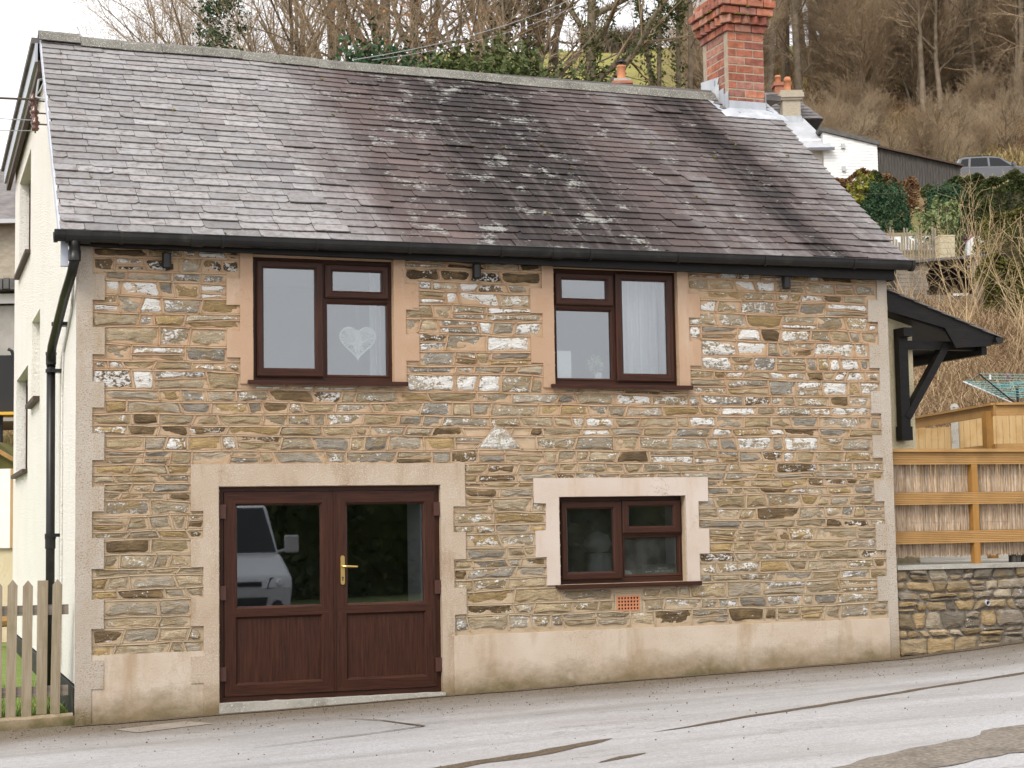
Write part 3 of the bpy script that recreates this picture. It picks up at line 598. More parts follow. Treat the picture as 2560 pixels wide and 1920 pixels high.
for k in range(len(zs) - 1):
    zm = (zs[k] + zs[k+1]) / 2
    for (a, c_) in free_spans(0.132, 8.468, zm):
        x = a
        # continuous strap along the top of the course
        n = max(1, int((c_ - a) / 0.25))
        for i in range(n):
            u0, u1 = a + (c_ - a) * i / n, a + (c_ - a) * (i + 1) / n
            if k < len(zs) - 2 and not any(r_[0] < (u0+u1)/2 < r_[1] and r_[2] < zs[k+1] < r_[3] for r_ in EXCL): strap((u0, curve(k+1, u0)), (u1, curve(k+1, u1)), rs.uniform(0.016, 0.024))
        lean0 = 0
        while x < c_ - 0.02:
            w_ = rs.choice([0.14, 0.2, 0.24, 0.28, 0.32, 0.36, 0.42, 0.5])
            x1 = x + w_
            if c_ - x1 < 0.11: x1 = c_
            lean1 = rs.uniform(-0.025, 0.025) if x1 < c_ else 0
            top = k + 1; z_of = lambda kk, xx: min(max(curve(kk, xx), 0.3), ZT - 0.004)
            c4 = [(x + lean0, z_of(k, x)), (x1 + lean1, z_of(k, x1)), (x1 - lean1, z_of(top, x1)), (x - lean0, z_of(top, x))]
            for h in HOLES:      # keep stones out of the openings
                if x1 > h[0] and x < h[1]:
                    if zm < h[2]: c4 = [(p[0], min(p[1], h[2] - 0.05)) for p in c4]
                    elif zm > h[3]: c4 = [(p[0], max(p[1], h[3] + 0.012)) for p in c4]
            if max(c4[2][1] - c4[1][1], c4[3][1] - c4[0][1]) < 0.03: x = x1; lean0 = lean1; continue
            cells = [c4]; hgt = zs[k+1] - zs[k]
            if hgt > 0.12 and rs.random() < 0.34 and w_ > 0.2:
                u, v = rs.uniform(0.35, 0.65), rs.uniform(0.35, 0.65); mid0 = (c4[0][0] * (1-u) + c4[3][0] * u, c4[0][1] * (1-u) + c4[3][1] * u); mid1 = (c4[1][0] * (1-v) + c4[2][0] * v, c4[1][1] * (1-v) + c4[2][1] * v)
                cells = [[c4[0], c4[1], mid1, mid0], [mid0, mid1, c4[2], c4[3]]]; strap(mid0, mid1, 0.015)
            for c5 in cells:
                mx_ = (c5[0][0] + c5[2][0]) / 2; mz_ = (c5[0][1] + c5[2][1]) / 2
                if abs(mx_ - SPIKE[0]) < SPIKE[2] * 0.5 + 0.06 and SPIKE[1] - 0.03 < mz_ < SPIKE[1] + SPIKE[3] - 0.02: continue
                dark = (0.085, 0.06, 0.035) if mz_ > 4.02 and rs.random() < 0.5 else None
                STONES.append(stone(outline(c5, rs, rs.uniform(0.009, 0.017), jit=0.008, cut=0.03), rs, proud=rs.uniform(0.013, 0.028), white=whiteness(mx_, mz_, rs), shade=dark))
            if x1 < c_: strap(c4[1], c4[2], rs.uniform(0.014, 0.022))
            x = x1; lean0 = lean1
sx, sz, sw, sh = SPIKE
STONES.append(stone([(sx - sw/2, sz + .02), (sx - .1, sz), (sx + .1, sz + .005), (sx + sw/2, sz + .03), (sx + sw/2 - .03, sz + .09), (sx + .1, sz + .19), (sx + .02, sz + sh - .01), (sx - .04, sz + sh), (sx - .08, sz + .2), (sx - sw/2 + .03, sz + .11)], rs, proud=0.028, white=0.74, shade=(0.46, 0.42, 0.35)))
for q in [(-.5, .06), (.5, .06)]:
    strap((sx + q[0] * (sw + .06), sz), (sx, sz + sh + 0.03), 0.02)
point.build('pointing', 'pointing', fw)
# uneven bed of mortar brought out round the stones: their edges sink into it
gx, gz_ = np.linspace(0.03, 8.55, 400), np.linspace(0.30, ZT - .003, 190)
Vs = [(x, -0.0055 - 0.0085 * nz(x * 6.5, z * 9, 2) - 0.0055 * nz(x * 17, z * 23, 6) - 0.003 * nz(x * 45, z * 50, 1), z) for z in gz_ for x in gx]
Fq = [(j * 400 + i, j * 400 + i + 1, (j + 1) * 400 + i + 1, (j + 1) * 400 + i) for j in range(189) for i in range(399) if not any(h[0] - .03 < (gx[i] + gx[i+1]) / 2 < h[1] + .03 and h[2] - .03 < (gz_[j] + gz_[j+1]) / 2 < h[3] + .03 for h in HOLES + [AIR])]
mb = np_obj('mortar_bed', Vs, Fq, 'pointing', fw); mb.data.polygons.foreach_set('use_smooth', [True] * len(mb.data.polygons))
STONES.sort(key=lambda s_: -s_[0])
for ar, sb, _ in STONES[:300]: sb.build('stone', 'stone', fw)
rest = MB()
for ar, sb, _ in STONES[300:]:
    k = len(rest.v); rest.v += sb.v; rest.f += [tuple(i + k for i in f) for f in sb.f]; rest.m += sb.m; rest.c += sb.c
tag(rest.build('small_stones', 'stone', fw), kind='stuff')

# loose grit along the foot of the wall
rg = np.random.RandomState(6); n = 3200; gxx = -0.6 + 13 * rg.rand(n); gyy = -0.07 - 1.5 * rg.rand(n) ** 2.2; far_ = rg.rand(n) < .25; gyy = np.where(far_, -0.1 - 5.5 * rg.rand(n), gyy); gr = (0.002 + 0.007 * rg.rand(n) ** 3)
octa = np.array([(1, 0, 0), (-1, 0, 0), (0, 1, 0), (0, -1, 0), (0, 0, 1), (0, 0, -.6)]); base = np.stack([gxx, gyy, np.array([road_z(x) for x in gxx]) + gr * .4], 1)
Vg = (base[:, None, :] + octa[None] * gr[:, None, None] * (0.7 + .6 * rg.rand(n, 6, 1))).reshape(-1, 3); fo = np.array([(0, 2, 4), (2, 1, 4), (1, 3, 4), (3, 0, 4), (2, 0, 5), (1, 2, 5), (3, 1, 5), (0, 3, 5)])
tag(np_obj('loose_grit', Vg, (np.arange(n)[:, None, None] * 6 + fo[None]).reshape(-1, 3), 'grit'), 'loose grit lying on the road along the wall foot', 'grit', kind='stuff')

# gable, rear and side walls
GK = [(-0.1, 4.30), (0.0, 4.36), (3.95, 7.16), (10.0, 6.98)]
def gtop(u): return lerp_tab(GK, u)
gtop.knots = [3.95]
GW = [(6.55, 8.9, 5.26, 6.60), (6.85, 9.3, 2.44, 3.80), (4.75, 6.15, 3.22, 4.27)]
b = MB(); holed_wall(b, 'x', 0.012, 9.95, 0.22, gtop, GW, 0.0, 0.35)
gab = b.build('gable_wall', 'roughcast', cot)
b = MB(); b.box(-0.022, 0.3, 0.03, 9.93, -0.4, 0.2); b.build('tar_band', 'black_tar', cot)
b = MB(); b.box(0.1, 9.7, 9.62, 9.95, -0.4, 6.9); b.build('rear_wall', 'roughcast', cot)
b = MB(); b.prism([(8.28, 0.3), (8.575, 0.3), (9.2, 4.6), (9.9, 9.7), (9.6, 9.7), (8.9, 4.6)], 'z', -0.3, 4.0)
b.prism([(1.3, 4.28), (1.3, 4.95), (3.95, 7.0), (9.7, 6.85), (9.7, 4.28)], 'x', 8.9, 9.15); b.build('side_wall', 'roughcast', cot)
# gable windows with sills, niche with sill
for i, (y0, y1, z0, z1) in enumerate(GW[:2]):
    wdw = bpy.data.objects.new('gable_window', None); COL.objects.link(wdw); wdw.parent = cot
    b = MB(); 
    for q in [(y0, y0 + .07, z0, z1), (y1 - .07, y1, z0, z1), (y0 + .07, y1 - .07, z0, z0 + .08), (y0 + .07, y1 - .07, z1 - .08, z1), ((y0+y1)/2 - .04, (y0+y1)/2 + .04, z0 + .08, z1 - .08)]: b.box(0.13, 0.2, q[0], q[1], q[2], q[3])
    b.build('frame', 'rosewood_v', wdw)
    b = MB(); b.box(0.16, 0.17, y0 + .07, y1 - .07, z0 + .08, z1 - .08); b.build('pane', 'glass', wdw)
    b = MB(); b.box(-0.07, 0.14, y0 - 0.05, y1 + 0.05, z0 - 0.045, z0 + 0.002); b.build('sill', 'brown_board', wdw)
nich = bpy.data.objects.new('blind_niche', None); COL.objects.link(nich); nich.parent = cot
b = MB(); h = GW[2]; b.box(0.12, 0.2, h[0], h[1], h[2], h[3]); b.build('niche_back', 'roughcast', nich)
b = MB(); b.box(-0.075, 0.12, h[0] - .03, h[1] + .03, h[2] - .05, h[2] + .002); b.build('sill', 'brown_board', nich)

# rear low-pitched roof with deep verge boards over the gable
rr = bpy.data.objects.new('rear_roof', None); COL.objects.link(rr); rr.parent = cot
def slab_y(b, x0, x1, y0, z0, y1, z1, t_): b.mesh([(x0,y0,z0),(x1,y0,z0),(x1,y1,z1),(x0,y1,z1),(x0,y0,z0-t_),(x1,y0,z0-t_),(x1,y1,z1-t_),(x0,y1,z1-t_)], [(0,1,2,3),(7,6,5,4),(0,4,5,1),(1,5,6,2),(2,6,7,3),(3,7,4,0)])
b = MB(); slab_y(b, -0.17, 9.6, 4.0, 7.33, 10.75, 7.22, 0.07); b.build('roof_covering', 'far_slate', rr)
b = MB(); slab_y(b, -0.13, -0.10, 3.98, 7.26, 10.6, 7.15, 0.22); b.build('verge_board', 'blue_board', rr)
b = MB(); slab_y(b, -0.10, -0.04, 3.95, 7.05, 10.5, 6.94, 0.13); b.build('soffit_board', 'brown_board', rr)
# ceilings and inner rooms
for nm, bx_, mt_ in [('upper_ceiling', (0.4, 8.3, 0.36, 4.6, 4.22, 4.30), 'room_white'), ('upper_floor', (0.4, 8.3, 0.36, 4.6, 2.4, 2.5), 'room_grey'), ('upper_back_wall', (0.4, 8.3, 2.1, 2.2, 2.5, 4.3), 'room_grey'),
                 ('partition', (3.75, 3.85, 0.36, 4.6, 2.5, 4.22), 'room_white'), ('upper_side_wall', (0.36, 0.42, 0.36, 4.6, 2.5, 4.22), 'room_white'), ('upper_side_wall', (8.2, 8.28, 0.36, 4.6, 2.5, 4.22), 'room_white'),
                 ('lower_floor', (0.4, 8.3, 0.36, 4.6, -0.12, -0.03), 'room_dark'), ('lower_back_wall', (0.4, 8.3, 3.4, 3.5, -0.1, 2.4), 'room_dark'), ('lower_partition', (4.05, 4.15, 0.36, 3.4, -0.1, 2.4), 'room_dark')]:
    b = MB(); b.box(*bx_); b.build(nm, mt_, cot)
# ------------------------------------------------------------------ slate roof
EY, RY, RZ = -0.18, 3.98, 7.31
def eave_z(x): return 4.335 + 0.0055 * x
SL = math.hypot(RY - EY, RZ - 4.36); NC = 31; G = SL / NC
RN = Vector((0, -(RZ - 4.36), RY - EY)).normalized()
def roof_p(x, s_, h=0.0):
    u = s_ / SL; z = eave_z(x) + (RZ - 0.012 * max(0, x - 2) + 0.0 - eave_z(x)) * u; y = EY + (RY - EY) * u
    sag = -0.035 * math.sin(min(1, max(0, x / 9)) * math.pi) * (0.25 + 0.75 * u) + 0.012 * nz(x * 0.7, s_ * 0.8, 1)
    return Vector((x, y, z)) + RN * (h + sag)
def verge_l(s_): return -0.175 + 0.11 * s_ / SL
def verge_r(s_): return 8.79 + 0.55 * s_ / SL
roof = bpy.data.objects.new('slate_roof', None); COL.objects.link(roof); roof.parent = cot
b = MB(); nu, nv = 24, 16
P = [[roof_p(verge_l(j / nv * SL) + 0.03 + (verge_r(j / nv * SL) - verge_l(j / nv * SL) - 0.06) * i / nu, j / nv * SL, -0.03) for i in range(nu + 1)] for j in range(nv + 1)]
for j in range(nv):
    for i in range(nu): b.face([P[j][i], P[j][i+1], P[j+1][i+1], P[j+1][i]]); b.face([P[j][i] - RN * .06, P[j][i+1] - RN * .06, P[j+1][i+1] - RN * .06, P[j+1][i] - RN * .06])
for j in range(nv):
    for e in (0, nu): b.face([P[j][e], P[j+1][e], P[j+1][e] - RN * .06, P[j][e] - RN * .06])
b.build('roof_deck', 'dark_void', roof)
rs = random.Random(5); SLATES = []; moss_spots = []
for i in range(NC):
    s0 = i * G; xl, xr = verge_l(s0), verge_r(s0); x = xl + (0 if i % 2 else -0.16) + rs.uniform(-0.03, 0.03); first = True
    while x < xr - 0.02:
        wd = rs.choice([0.30, 0.33, 0.345, 0.35, 0.36, 0.375]) * (rs.choice([1, 1, 1, 1, 0.5]) if rs.random() < 0.12 else 1)
        a, c_ = max(x, xl), min(x + wd, xr); x += wd
        if c_ - a < 0.05: continue
        if xr - c_ < 0.09: c_ = xr; x = xr
        b = MB(); k = rs.uniform(0.80, 1.18); hue = rs.uniform(-0.022, 0.022); b.col = (k * (1 + hue), k, k * (1 - hue * 0.5), 1)
        if rs.random() < 0.10: kk = rs.choice([0.72, 1.2]); b.col = tuple(v * kk for v in b.col[:3]) + (1,)
        g_ = 0.0025; a += g_; c_ -= g_; td = rs.uniform(-0.010, 0.008) + (rs.uniform(-0.03, 0.0) if rs.random() < 0.04 else 0); rot = rs.uniform(-0.006, 0.006)
        ch_l = rs.uniform(0.015, 0.05) if rs.random() < 0.22 else 0.004; ch_r = rs.uniform(0.015, 0.05) if rs.random() < 0.22 else 0.004
        lift = rs.uniform(0.0, 0.006) + (rs.uniform(0.004, 0.010) if rs.random() < 0.08 else 0)
        n = 6; tail = []
        for q in range(n + 1):
            u = q / n; xx = a + (c_ - a) * u; ss = s0 + td + rot * (u - .5) * 2 + rs.uniform(-0.0035, 0.0035)
            tail.append((xx, ss))
        tail[0] = (a, tail[0][1] + ch_l); tail[-1] = (c_, tail[-1][1] + ch_r)
        if ch_l > 0.01: tail[1] = (a + min(0.05, ch_l), tail[1][1])
        if ch_r > 0.01: tail[-2] = (c_ - min(0.05, ch_r), tail[-2][1])
        s1 = min(s0 + 1.75 * G, SL - 0.005); pts = tail + [(c_, s1), (a, s1)]; th = 0.011
        if c_ == xr or True:
            pass
        hgt = lambda ss: 0.026 + lift - 0.024 * (ss - s0) / (1.75 * G)
        # head corners follow the verge line
        T = [roof_p(px, ss, hgt(ss)) for px, ss in pts]; B = [roof_p(px, ss, hgt(ss) - th) for px, ss in pts]; m_ = len(pts)
        b.mesh(T + B, [tuple(range(m_)), tuple(reversed(range(m_, 2 * m_)))] + [(q, q + m_, (q + 1) % m_ + m_, (q + 1) % m_) for q in range(m_)])
        mid = roof_p((a + c_) / 2, s0); SLATES.append(((c_ - a) * G / (mid - CP).length_squared, b))
        if rs.random() < 0.075: moss_spots.append((c_ + 0.003, s0 + rs.uniform(0.0, 0.05)))
SLATES.sort(key=lambda s_: -s_[0])
for ar, sb in SLATES[:300]: sb.build('slate', 'slate', roof, recalc=False)
rest = MB()
for ar, sb in SLATES[300:]:
    k = len(rest.v); rest.v += sb.v; rest.f += [tuple(i + k for i in f) for f in sb.f]; rest.m += sb.m; rest.c += sb.c
tag(rest.build('more_slates', 'slate', roof, recalc=False), kind='stuff')
b = MB()
for (x, s_) in moss_spots + [(8.1, 3.4), (8.12, 3.3), (7.6, 2.9), (7.62, 2.82), (6.9, 1.4), (7.9, 2.1), (6.2, 3.0), (8.3, 1.2)]:
    r0 = rs.uniform(0.008, 0.022); c0 = roof_p(x, s_, 0.022)
    for q in range(3):
        c1 = c0 + Vector((rs.uniform(-.6, .6) * r0, rs.uniform(-1, 1) * r0, rs.uniform(-.5, .5) * r0)); rq = r0 * rs.uniform(0.5, 0.9)
        b.lathe(c1 - RN * rq * .4, [(rq * .9, 0), (rq, rq * .4), (rq * .75, rq * .9), (rq * .2, rq * 1.15), (0.0005, rq * 1.2)], 7, RN)
tag(b.build('moss_tufts', 'moss', roof, smooth=True), kind='stuff')
# lead-grey verge strips along the gable edge and the far verge
b = MB()
for j in range(16):
    s0, s1 = SL * j / 16, SL * (j + 1) / 16
    A, B = roof_p(verge_l(s0) - 0.012, s0, 0.012), roof_p(verge_l(s1) - 0.012, s1, 0.012); o_ = Vector((0.02, 0, 0)); d = RN * 0.10
    b.mesh([A, A + o_, B + o_, B, A - d, A + o_ - d, B + o_ - d, B - d], [(0,1,2,3),(4,7,6,5),(0,3,7,4),(1,5,6,2)])
b.build('verge_strip', 'blue_board', roof)
b = MB(); b.box(-0.165, -0.10, -0.16, -0.10, 4.02, 4.33); b.build('verge_end_board', 'blue_board', cot)
# ridge tiles
x = -0.10; k = 0
while x < 8.52:
    L = 0.47; x1 = min(x + L, 8.56); b = MB(); dz = rs.uniform(-0.006, 0.006) + (0.035 if k == 0 else 0); b.col = (1, 1, 1, 1)
    def rp(xx, off, up):
        p = roof_p(xx, SL, 0.0); return (xx, p.y + 0.0 + off, p.z + up + dz)
    prof = [(-0.18, -0.09), (-0.09, 0.016), (-0.04, 0.054), (0.04, 0.054), (0.09, 0.016), (0.18, -0.09), (0.165, -0.097), (0.0, 0.027), (-0.165, -0.097)]
    n = len(prof); b.mesh([rp(x + .002, o_, u + 0.012) for o_, u in prof] + [rp(x1 - .002, o_, u + 0.012) for o_, u in prof], [tuple(range(n)), tuple(reversed(range(n, 2*n)))] + [(q, q + n, (q+1) % n + n, (q+1) % n) for q in range(n)])
    b.build('ridge_tile', 'ridge_tile', roof); x = x1; k += 1
# fascia and soffit, gutter
b = MB()
for x0, x1 in zip(np.linspace(-0.10, 8.62, 9), np.linspace(-0.10, 8.62, 9)[1:]):
    z0, z1 = 4.215 - 0.004 * x0, 4.215 - 0.004 * x1
    b.mesh([(x0,-.15,z0),(x1,-.15,z1),(x1,-.15,eave_z(x1)-.03),(x0,-.15,eave_z(x0)-.03),(x0,-.12,z0),(x1,-.12,z1),(x1,-.12,eave_z(x1)-.03),(x0,-.12,eave_z(x0)-.03)], [(0,1,2,3),(5,4,7,6),(0,4,5,1)])
    b.face([(x0,-.12,z0+.012),(x1,-.12,z1+.012),(x1,0.0,z1+.012),(x0,0.0,z0+.012)])
b.face([(8.62,-.15,4.18),(8.62,0.05,4.18),(8.62,0.05,4.36),(8.62,-.15,4.36)])
b.build('fascia', 'black_wood', cot)
gut = bpy.data.objects.new('gutter', None); COL.objects.link(gut); gut.parent = cot
b = MB(); GR = 0.062
def gz(x): return eave_z(x) - 0.004
N = 10
for x0, x1 in zip(np.linspace(-0.225, 8.79, 13), np.linspace(-0.225, 8.79, 13)[1:]):
    for q in range(N):
        t0, t1 = math.pi * q / N, math.pi * (q + 1) / N
        for r_ in (GR, GR - 0.005):
            f = lambda x, t_: (x, -0.222 - r_ * math.cos(t_), gz(x) - r_ * 1.55 * math.sin(t_) ** 0.7)
            b.face([f(x0, t0), f(x1, t0), f(x1, t1), f(x0, t1)])
for xe in (-0.225, 8.79):
    b.face([(xe, -0.222 - GR * math.cos(math.pi * q / N), gz(xe) - GR * 1.55 * math.sin(math.pi * q / N) ** 0.7) for q in range(N + 1)])
b.tube([(-0.23, -0.222 - GR, gz(0) + .0), (8.795, -0.222 - GR, gz(8.8))], 0.006, 6)
b.build('gutter_trough', 'black_plastic', gut, smooth=False)
def gutter_ring(x, w_, name, rr_=GR + 0.006):
    b = MB()
    for q in range(N):
        t0, t1 = math.pi * q / N, math.pi * (q + 1) / N
        f = lambda xx, t_, r_=rr_: (xx, -0.222 - r_ * math.cos(t_), gz(xx) - r_ * 1.55 * math.sin(t_) ** 0.7)
        b.face([f(x, t0), f(x + w_, t0), f(x + w_, t1), f(x, t1)])
    for e in (x, x + w_):
        b.mesh([(e, -0.222 - r_ * math.cos(math.pi * q / N), gz(e) - r_ * 1.55 * math.sin(math.pi * q / N) ** 0.7) for q in range(N + 1) for r_ in (rr_, GR - .006)], [(2*q, 2*q+1, 2*q+3, 2*q+2) for q in range(N)])
    b.build(name, 'black_plastic', gut)
for x in (0.35, 1.28, 2.18, 3.1, 4.05, 5.0, 5.98, 6.98, 8.05): gutter_ring(x, 0.03, 'gutter_bracket')
for x in (1.0, 4.6): gutter_ring(x, 0.11, 'gutter_union')
gutter_ring(-0.235, 0.035, 'stop_end', GR + 0.008); gutter_ring(8.765, 0.035, 'stop_end', GR + 0.008)
gutter_ring(-0.13, 0.22, 'outlet', GR + 0.010)
# downpipe: outlet drop, swan neck back along the gable, then straight down
dp = bpy.data.objects.new('downpipe', None); COL.objects.link(dp); dp.parent = cot
b = MB(); b.lathe((-0.05, -0.222, 4.06), [(0.056, 0), (0.056, 0.10), (0.05, 0.10), (0.05, 0.24)], 14); b.build('outlet_spigot', 'black_plastic', dp, smooth=True)
b = MB(); b.tube([(-0.05, -0.222, 4.14), (-0.052, -0.21, 4.05), (-0.065, -0.12, 3.96), (-0.085, 0.35, 3.82), (-0.10, 1.62, 3.48), (-0.10, 1.74, 3.40), (-0.10, 1.76, 3.28)], 0.046, 12); b.build('swan_neck', 'black_plastic', dp, smooth=True)
b = MB(); b.tube([(-0.10, 1.76, 3.36), (-0.10, 1.72, 1.5), (-0.10, 1.66, 0.05)], 0.044, 12); b.build('pipe', 'black_plastic', dp, smooth=True)
for (y, z) in [(1.76, 3.36), (1.72, 1.50)]:
    b = MB(); b.lathe((-0.10, y, z - 0.06), [(0.045, 0), (0.052, 0.005), (0.052, 0.10), (0.056, 0.10), (0.056, 0.13), (0.045, 0.13)], 12); b.build('pipe_socket', 'black_plastic', dp)
for (x, y, z) in [(-0.094, 1.1, 3.62), (-0.10, 1.75, 3.22), (-0.10, 1.72, 1.56)]:
    b = MB(); b.lathe((x, y, z), [(0.046, 0), (0.056, 0.0), (0.056, 0.035), (0.046, 0.035)], 12); b.box(x - 0.01, 0.0, y - .07, y + .07, z, z + 0.035); b.build('pipe_bracket', 'black_plastic', dp)
b = MB(); b.tube([(-0.012, 0.32, 3.95), (-0.012, 0.5, 3.7), (-0.012, 1.35, 3.4), (-0.012, 1.5, 3.0), (-0.012, 1.48, 0.3)], 0.012, 6); b.build('painted_cable', 'roughcast', cot)
# three little down-lights under the eaves
for x, z in [(0.80, 4.137), (3.855, 4.144), (7.33, 4.15)]:
    b = MB(); b.lathe((x, -0.075, z - 0.09), [(0.034, 0.012), (0.042, 0.0), (0.044, 0.005), (0.044, 0.13), (0.038, 0.14), (0.001, 0.14)], 16); b.lathe((x, -0.075, z - 0.07), [(0.036, 0), (0.001, 0.0)], 12); b.box(x - 0.02, x + 0.02, -0.06, -0.004, z + 0.0, z + 0.03)
    b.build('eaves_light', 'black_plastic', cot, smooth=False)

# ------------------------------------------------------------------ chimney on the ridge
ch = bpy.data.objects.new('chimney', None); COL.objects.link(ch); ch.parent = cot
CX0, CX1, CY0, CY1, CZ0 = 8.585, 9.115, 3.55, 4.28, 6.72
b = MB(); b.box(CX0 + .004, CX1 - .004, CY0 + .004, CY1 - .004, CZ0, 8.72); b.build('stack_core', 'brick_mortar', ch)
PB = 0.1085; rs = random.Random(9)
BC = [(0.40, 0.145, 0.085), (0.44, 0.18, 0.112), (0.35, 0.125, 0.08), (0.27, 0.10, 0.072), (0.42, 0.21, 0.15), (0.34, 0.165, 0.13)]
def brick_box(x0, x1, y0, y1, z0, z1):
    b = MB(); c_ = rs.choice(BC); k = rs.uniform(0.85, 1.15); b.col = (c_[0]*k, c_[1]*k, c_[2]*k, 1); e = 0.006; j = lambda: rs.uniform(-0.002, 0.002)
    V = [(x0+e,y0+e,z0),(x1-e,y0+e,z0),(x1-e,y1-e,z0),(x0+e,y1-e,z0), (x0+j(),y0+j(),z0+e),(x1+j(),y0+j(),z0+e),(x1+j(),y1+j(),z0+e),(x0+j(),y1+j(),z0+e),
         (x0+j(),y0+j(),z1-e),(x1+j(),y0+j(),z1-e),(x1+j(),y1+j(),z1-e),(x0+j(),y1+j(),z1-e), (x0+e,y0+e,z1),(x1-e,y0+e,z1),(x1-e,y1-e,z1),(x0+e,y1-e,z1)]
    Fs = [(3,2,1,0),(12,13,14,15)]
    for r_ in range(3): Fs += [(r_*4+i, r_*4+(i+1) % 4, (r_+1)*4+(i+1) % 4, (r_+1)*4+i) for i in range(4)]
    b.mesh(V, Fs); b.build('brick', 'brick', ch, recalc=False)
def brick_ring(z, out_, odd, h=PB):
    x0, x1, y0, y1 = CX0 - out_, CX1 + out_, CY0 - out_, CY1 + out_; jt = 0.014; bw = 0.105; n = 0
    def run(a, c_, L, first):
        p = a; o = []; st = first
        while p < c_ - 0.02:
            q = min(p + st, c_); 
            if c_ - q < 0.05: q = c_
            o.append((p, q)); p = q; st = L
        return o
    for (a, c_) in run(x0, x1, 0.245, 0.125 if odd else 0.245):
        for (ya, yb) in ((y0, y0 + bw), (y1 - bw, y1)): brick_box(a + jt/2, c_ - jt/2, ya, yb, z + jt/2, z + h - jt/2)
    for (a, c_) in run(y0 + bw + .003, y1 - bw - .003, 0.245, 0.20 if odd else 0.11):
        for (xa, xb) in ((x0, x0 + bw), (x1 - bw, x1)): brick_box(xa, xb, a + jt/2, c_ - jt/2, z + jt/2, z + h - jt/2)
z = 6.92
for i in range(10): brick_ring(z, 0.0, i % 2); z += PB
brick_ring(z, 0.028, 1); z += PB
# dog-tooth course: bricks set cornerwise
zd = z + 0.004; ang = R(45)
def tooth(cx, cy):
    b = MB(); c_ = rs.choice(BC); b.col = (c_[0]*.9, c_[1]*.9, c_[2]*.9, 1); a_ = rs.uniform(-0.12, 0.12) + ang; ax = Vector((math.cos(a_), math.sin(a_), 0)); ay = Vector((-math.sin(a_), math.cos(a_), 0))
    b.obox((cx, cy, zd + PB * .46), ax, ay, (0, 0, 1), 0.075, 0.075, PB * .46); b.build('brick', 'brick', ch)
for i in range(5): 
    u = CX0 + 0.01 + (CX1 - CX0 - 0.02) * i / 4; tooth(u, CY0 + 0.005); tooth(u, CY1 - 0.005)
for i in range(1, 5):
    v = CY0 + (CY1 - CY0) * i / 5; tooth(CX0 + 0.005, v); tooth(CX1 - 0.005, v)
z += PB; brick_ring(z, 0.105, 0); z += PB; brick_ring(z, 0.135, 1); z += PB; brick_ring(z, 0.08, 0); z += PB
b = MB(); b.box(CX0 - .02, CX1 + .02, CY0 - .02, CY1 + .02, z, z + 0.07); b.build('flaunching', 'concrete', ch)
b = MB(); b.lathe((8.85, 3.92, z + 0.05), [(0.15, 0), (0.13, 0.06), (0.12, 0.4), (0.145, 0.42), (0.145, 0.48), (0.11, 0.48), (0.10, 0.1)], 16); b.build('chimney_pot', 'terracotta', ch, smooth=True)
b = MB()
for q in range(26):
    e = rs.random(); px, py = (CX0 - .12 + rs.random() * .76, CY0 - 0.12) if rs.random() < .5 else (CX0 - .12, CY0 + rs.random() * .8)
    rq = rs.uniform(0.015, 0.035); b.lathe((px, py, rs.choice([z - 3*PB, z - 2*PB, z - PB]) - rq*.4), [(rq, 0), (rq * .9, rq * .5), (rq * .3, rq * .8), (0.001, rq * .85)], 6)
tag(b.build('chimney_moss', 'moss', ch, smooth=True), kind='stuff')
# lead flashings: front apron, side steps
b = MB(); A = []
for i, u in enumerate(np.linspace(CX0 - 0.17, CX1 + 0.20, 12)):
    s_f = (CY0 - EY) / (RY - EY) * SL; top = min(max(u, CX0 - .006), CX1 + .006)
    A.append([Vector((top, CY0 - 0.012, roof_p(u, s_f).z + 0.15)), Vector((top, CY0 - 0.014, roof_p(u, s_f).z + 0.05)), roof_p(u, s_f - 0.10 + 0.01 * nz(u * 6, 0, 0), 0.036), roof_p(u, s_f - 0.27 + 0.012 * nz(u * 5, 1, 0), 0.030)])
for p_, q_ in zip(A, A[1:]):
    for i in range(3): b.face([p_[i], q_[i], q_[i+1], p_[i+1]])
b.build('apron_flashing', 'lead', ch, smooth=True)
for side, xx in ((-1, CX0 - 0.008), (1, CX1 + 0.008)):
    for j in range(4):
        y0, y1 = CY0 - 0.02 + j * 0.125, CY0 + 0.15 + j * 0.125
        if y1 > 4.1: break
        s_a, s_b = [(y - EY) / (RY - EY) * SL for y in (y0, y1)]; za = roof_p(xx, s_b).z; b = MB(); o_ = side * (0.004 + 0.003 * j)
        b.face([(xx + o_, y0, roof_p(xx, s_a).z + 0.0), (xx + o_, y1, za), (xx + o_, y1, za + 0.15), (xx + o_, y0 + 0.01, za + 0.16 + (0.02 if j == 0 else 0))])
        b.face([(xx + o_, y0, roof_p(xx, s_a).z + 0.01), (xx + o_, y1, za + 0.01), roof_p(xx + side * 0.16, s_b, 0.034), roof_p(xx + side * 0.17, s_a, 0.034)])
        b.build('step_flashing', 'lead', ch)
b = MB(); b.mesh([(CX0 - .010, 3.93, 7.20), (CX0 - .010, 4.33, 7.20), (CX0 - .012, 4.33, 7.52), (CX0 - .010, 3.80, 7.46)], [(0, 1, 2, 3)]); b.build('ridge_flashing', 'lead', ch)

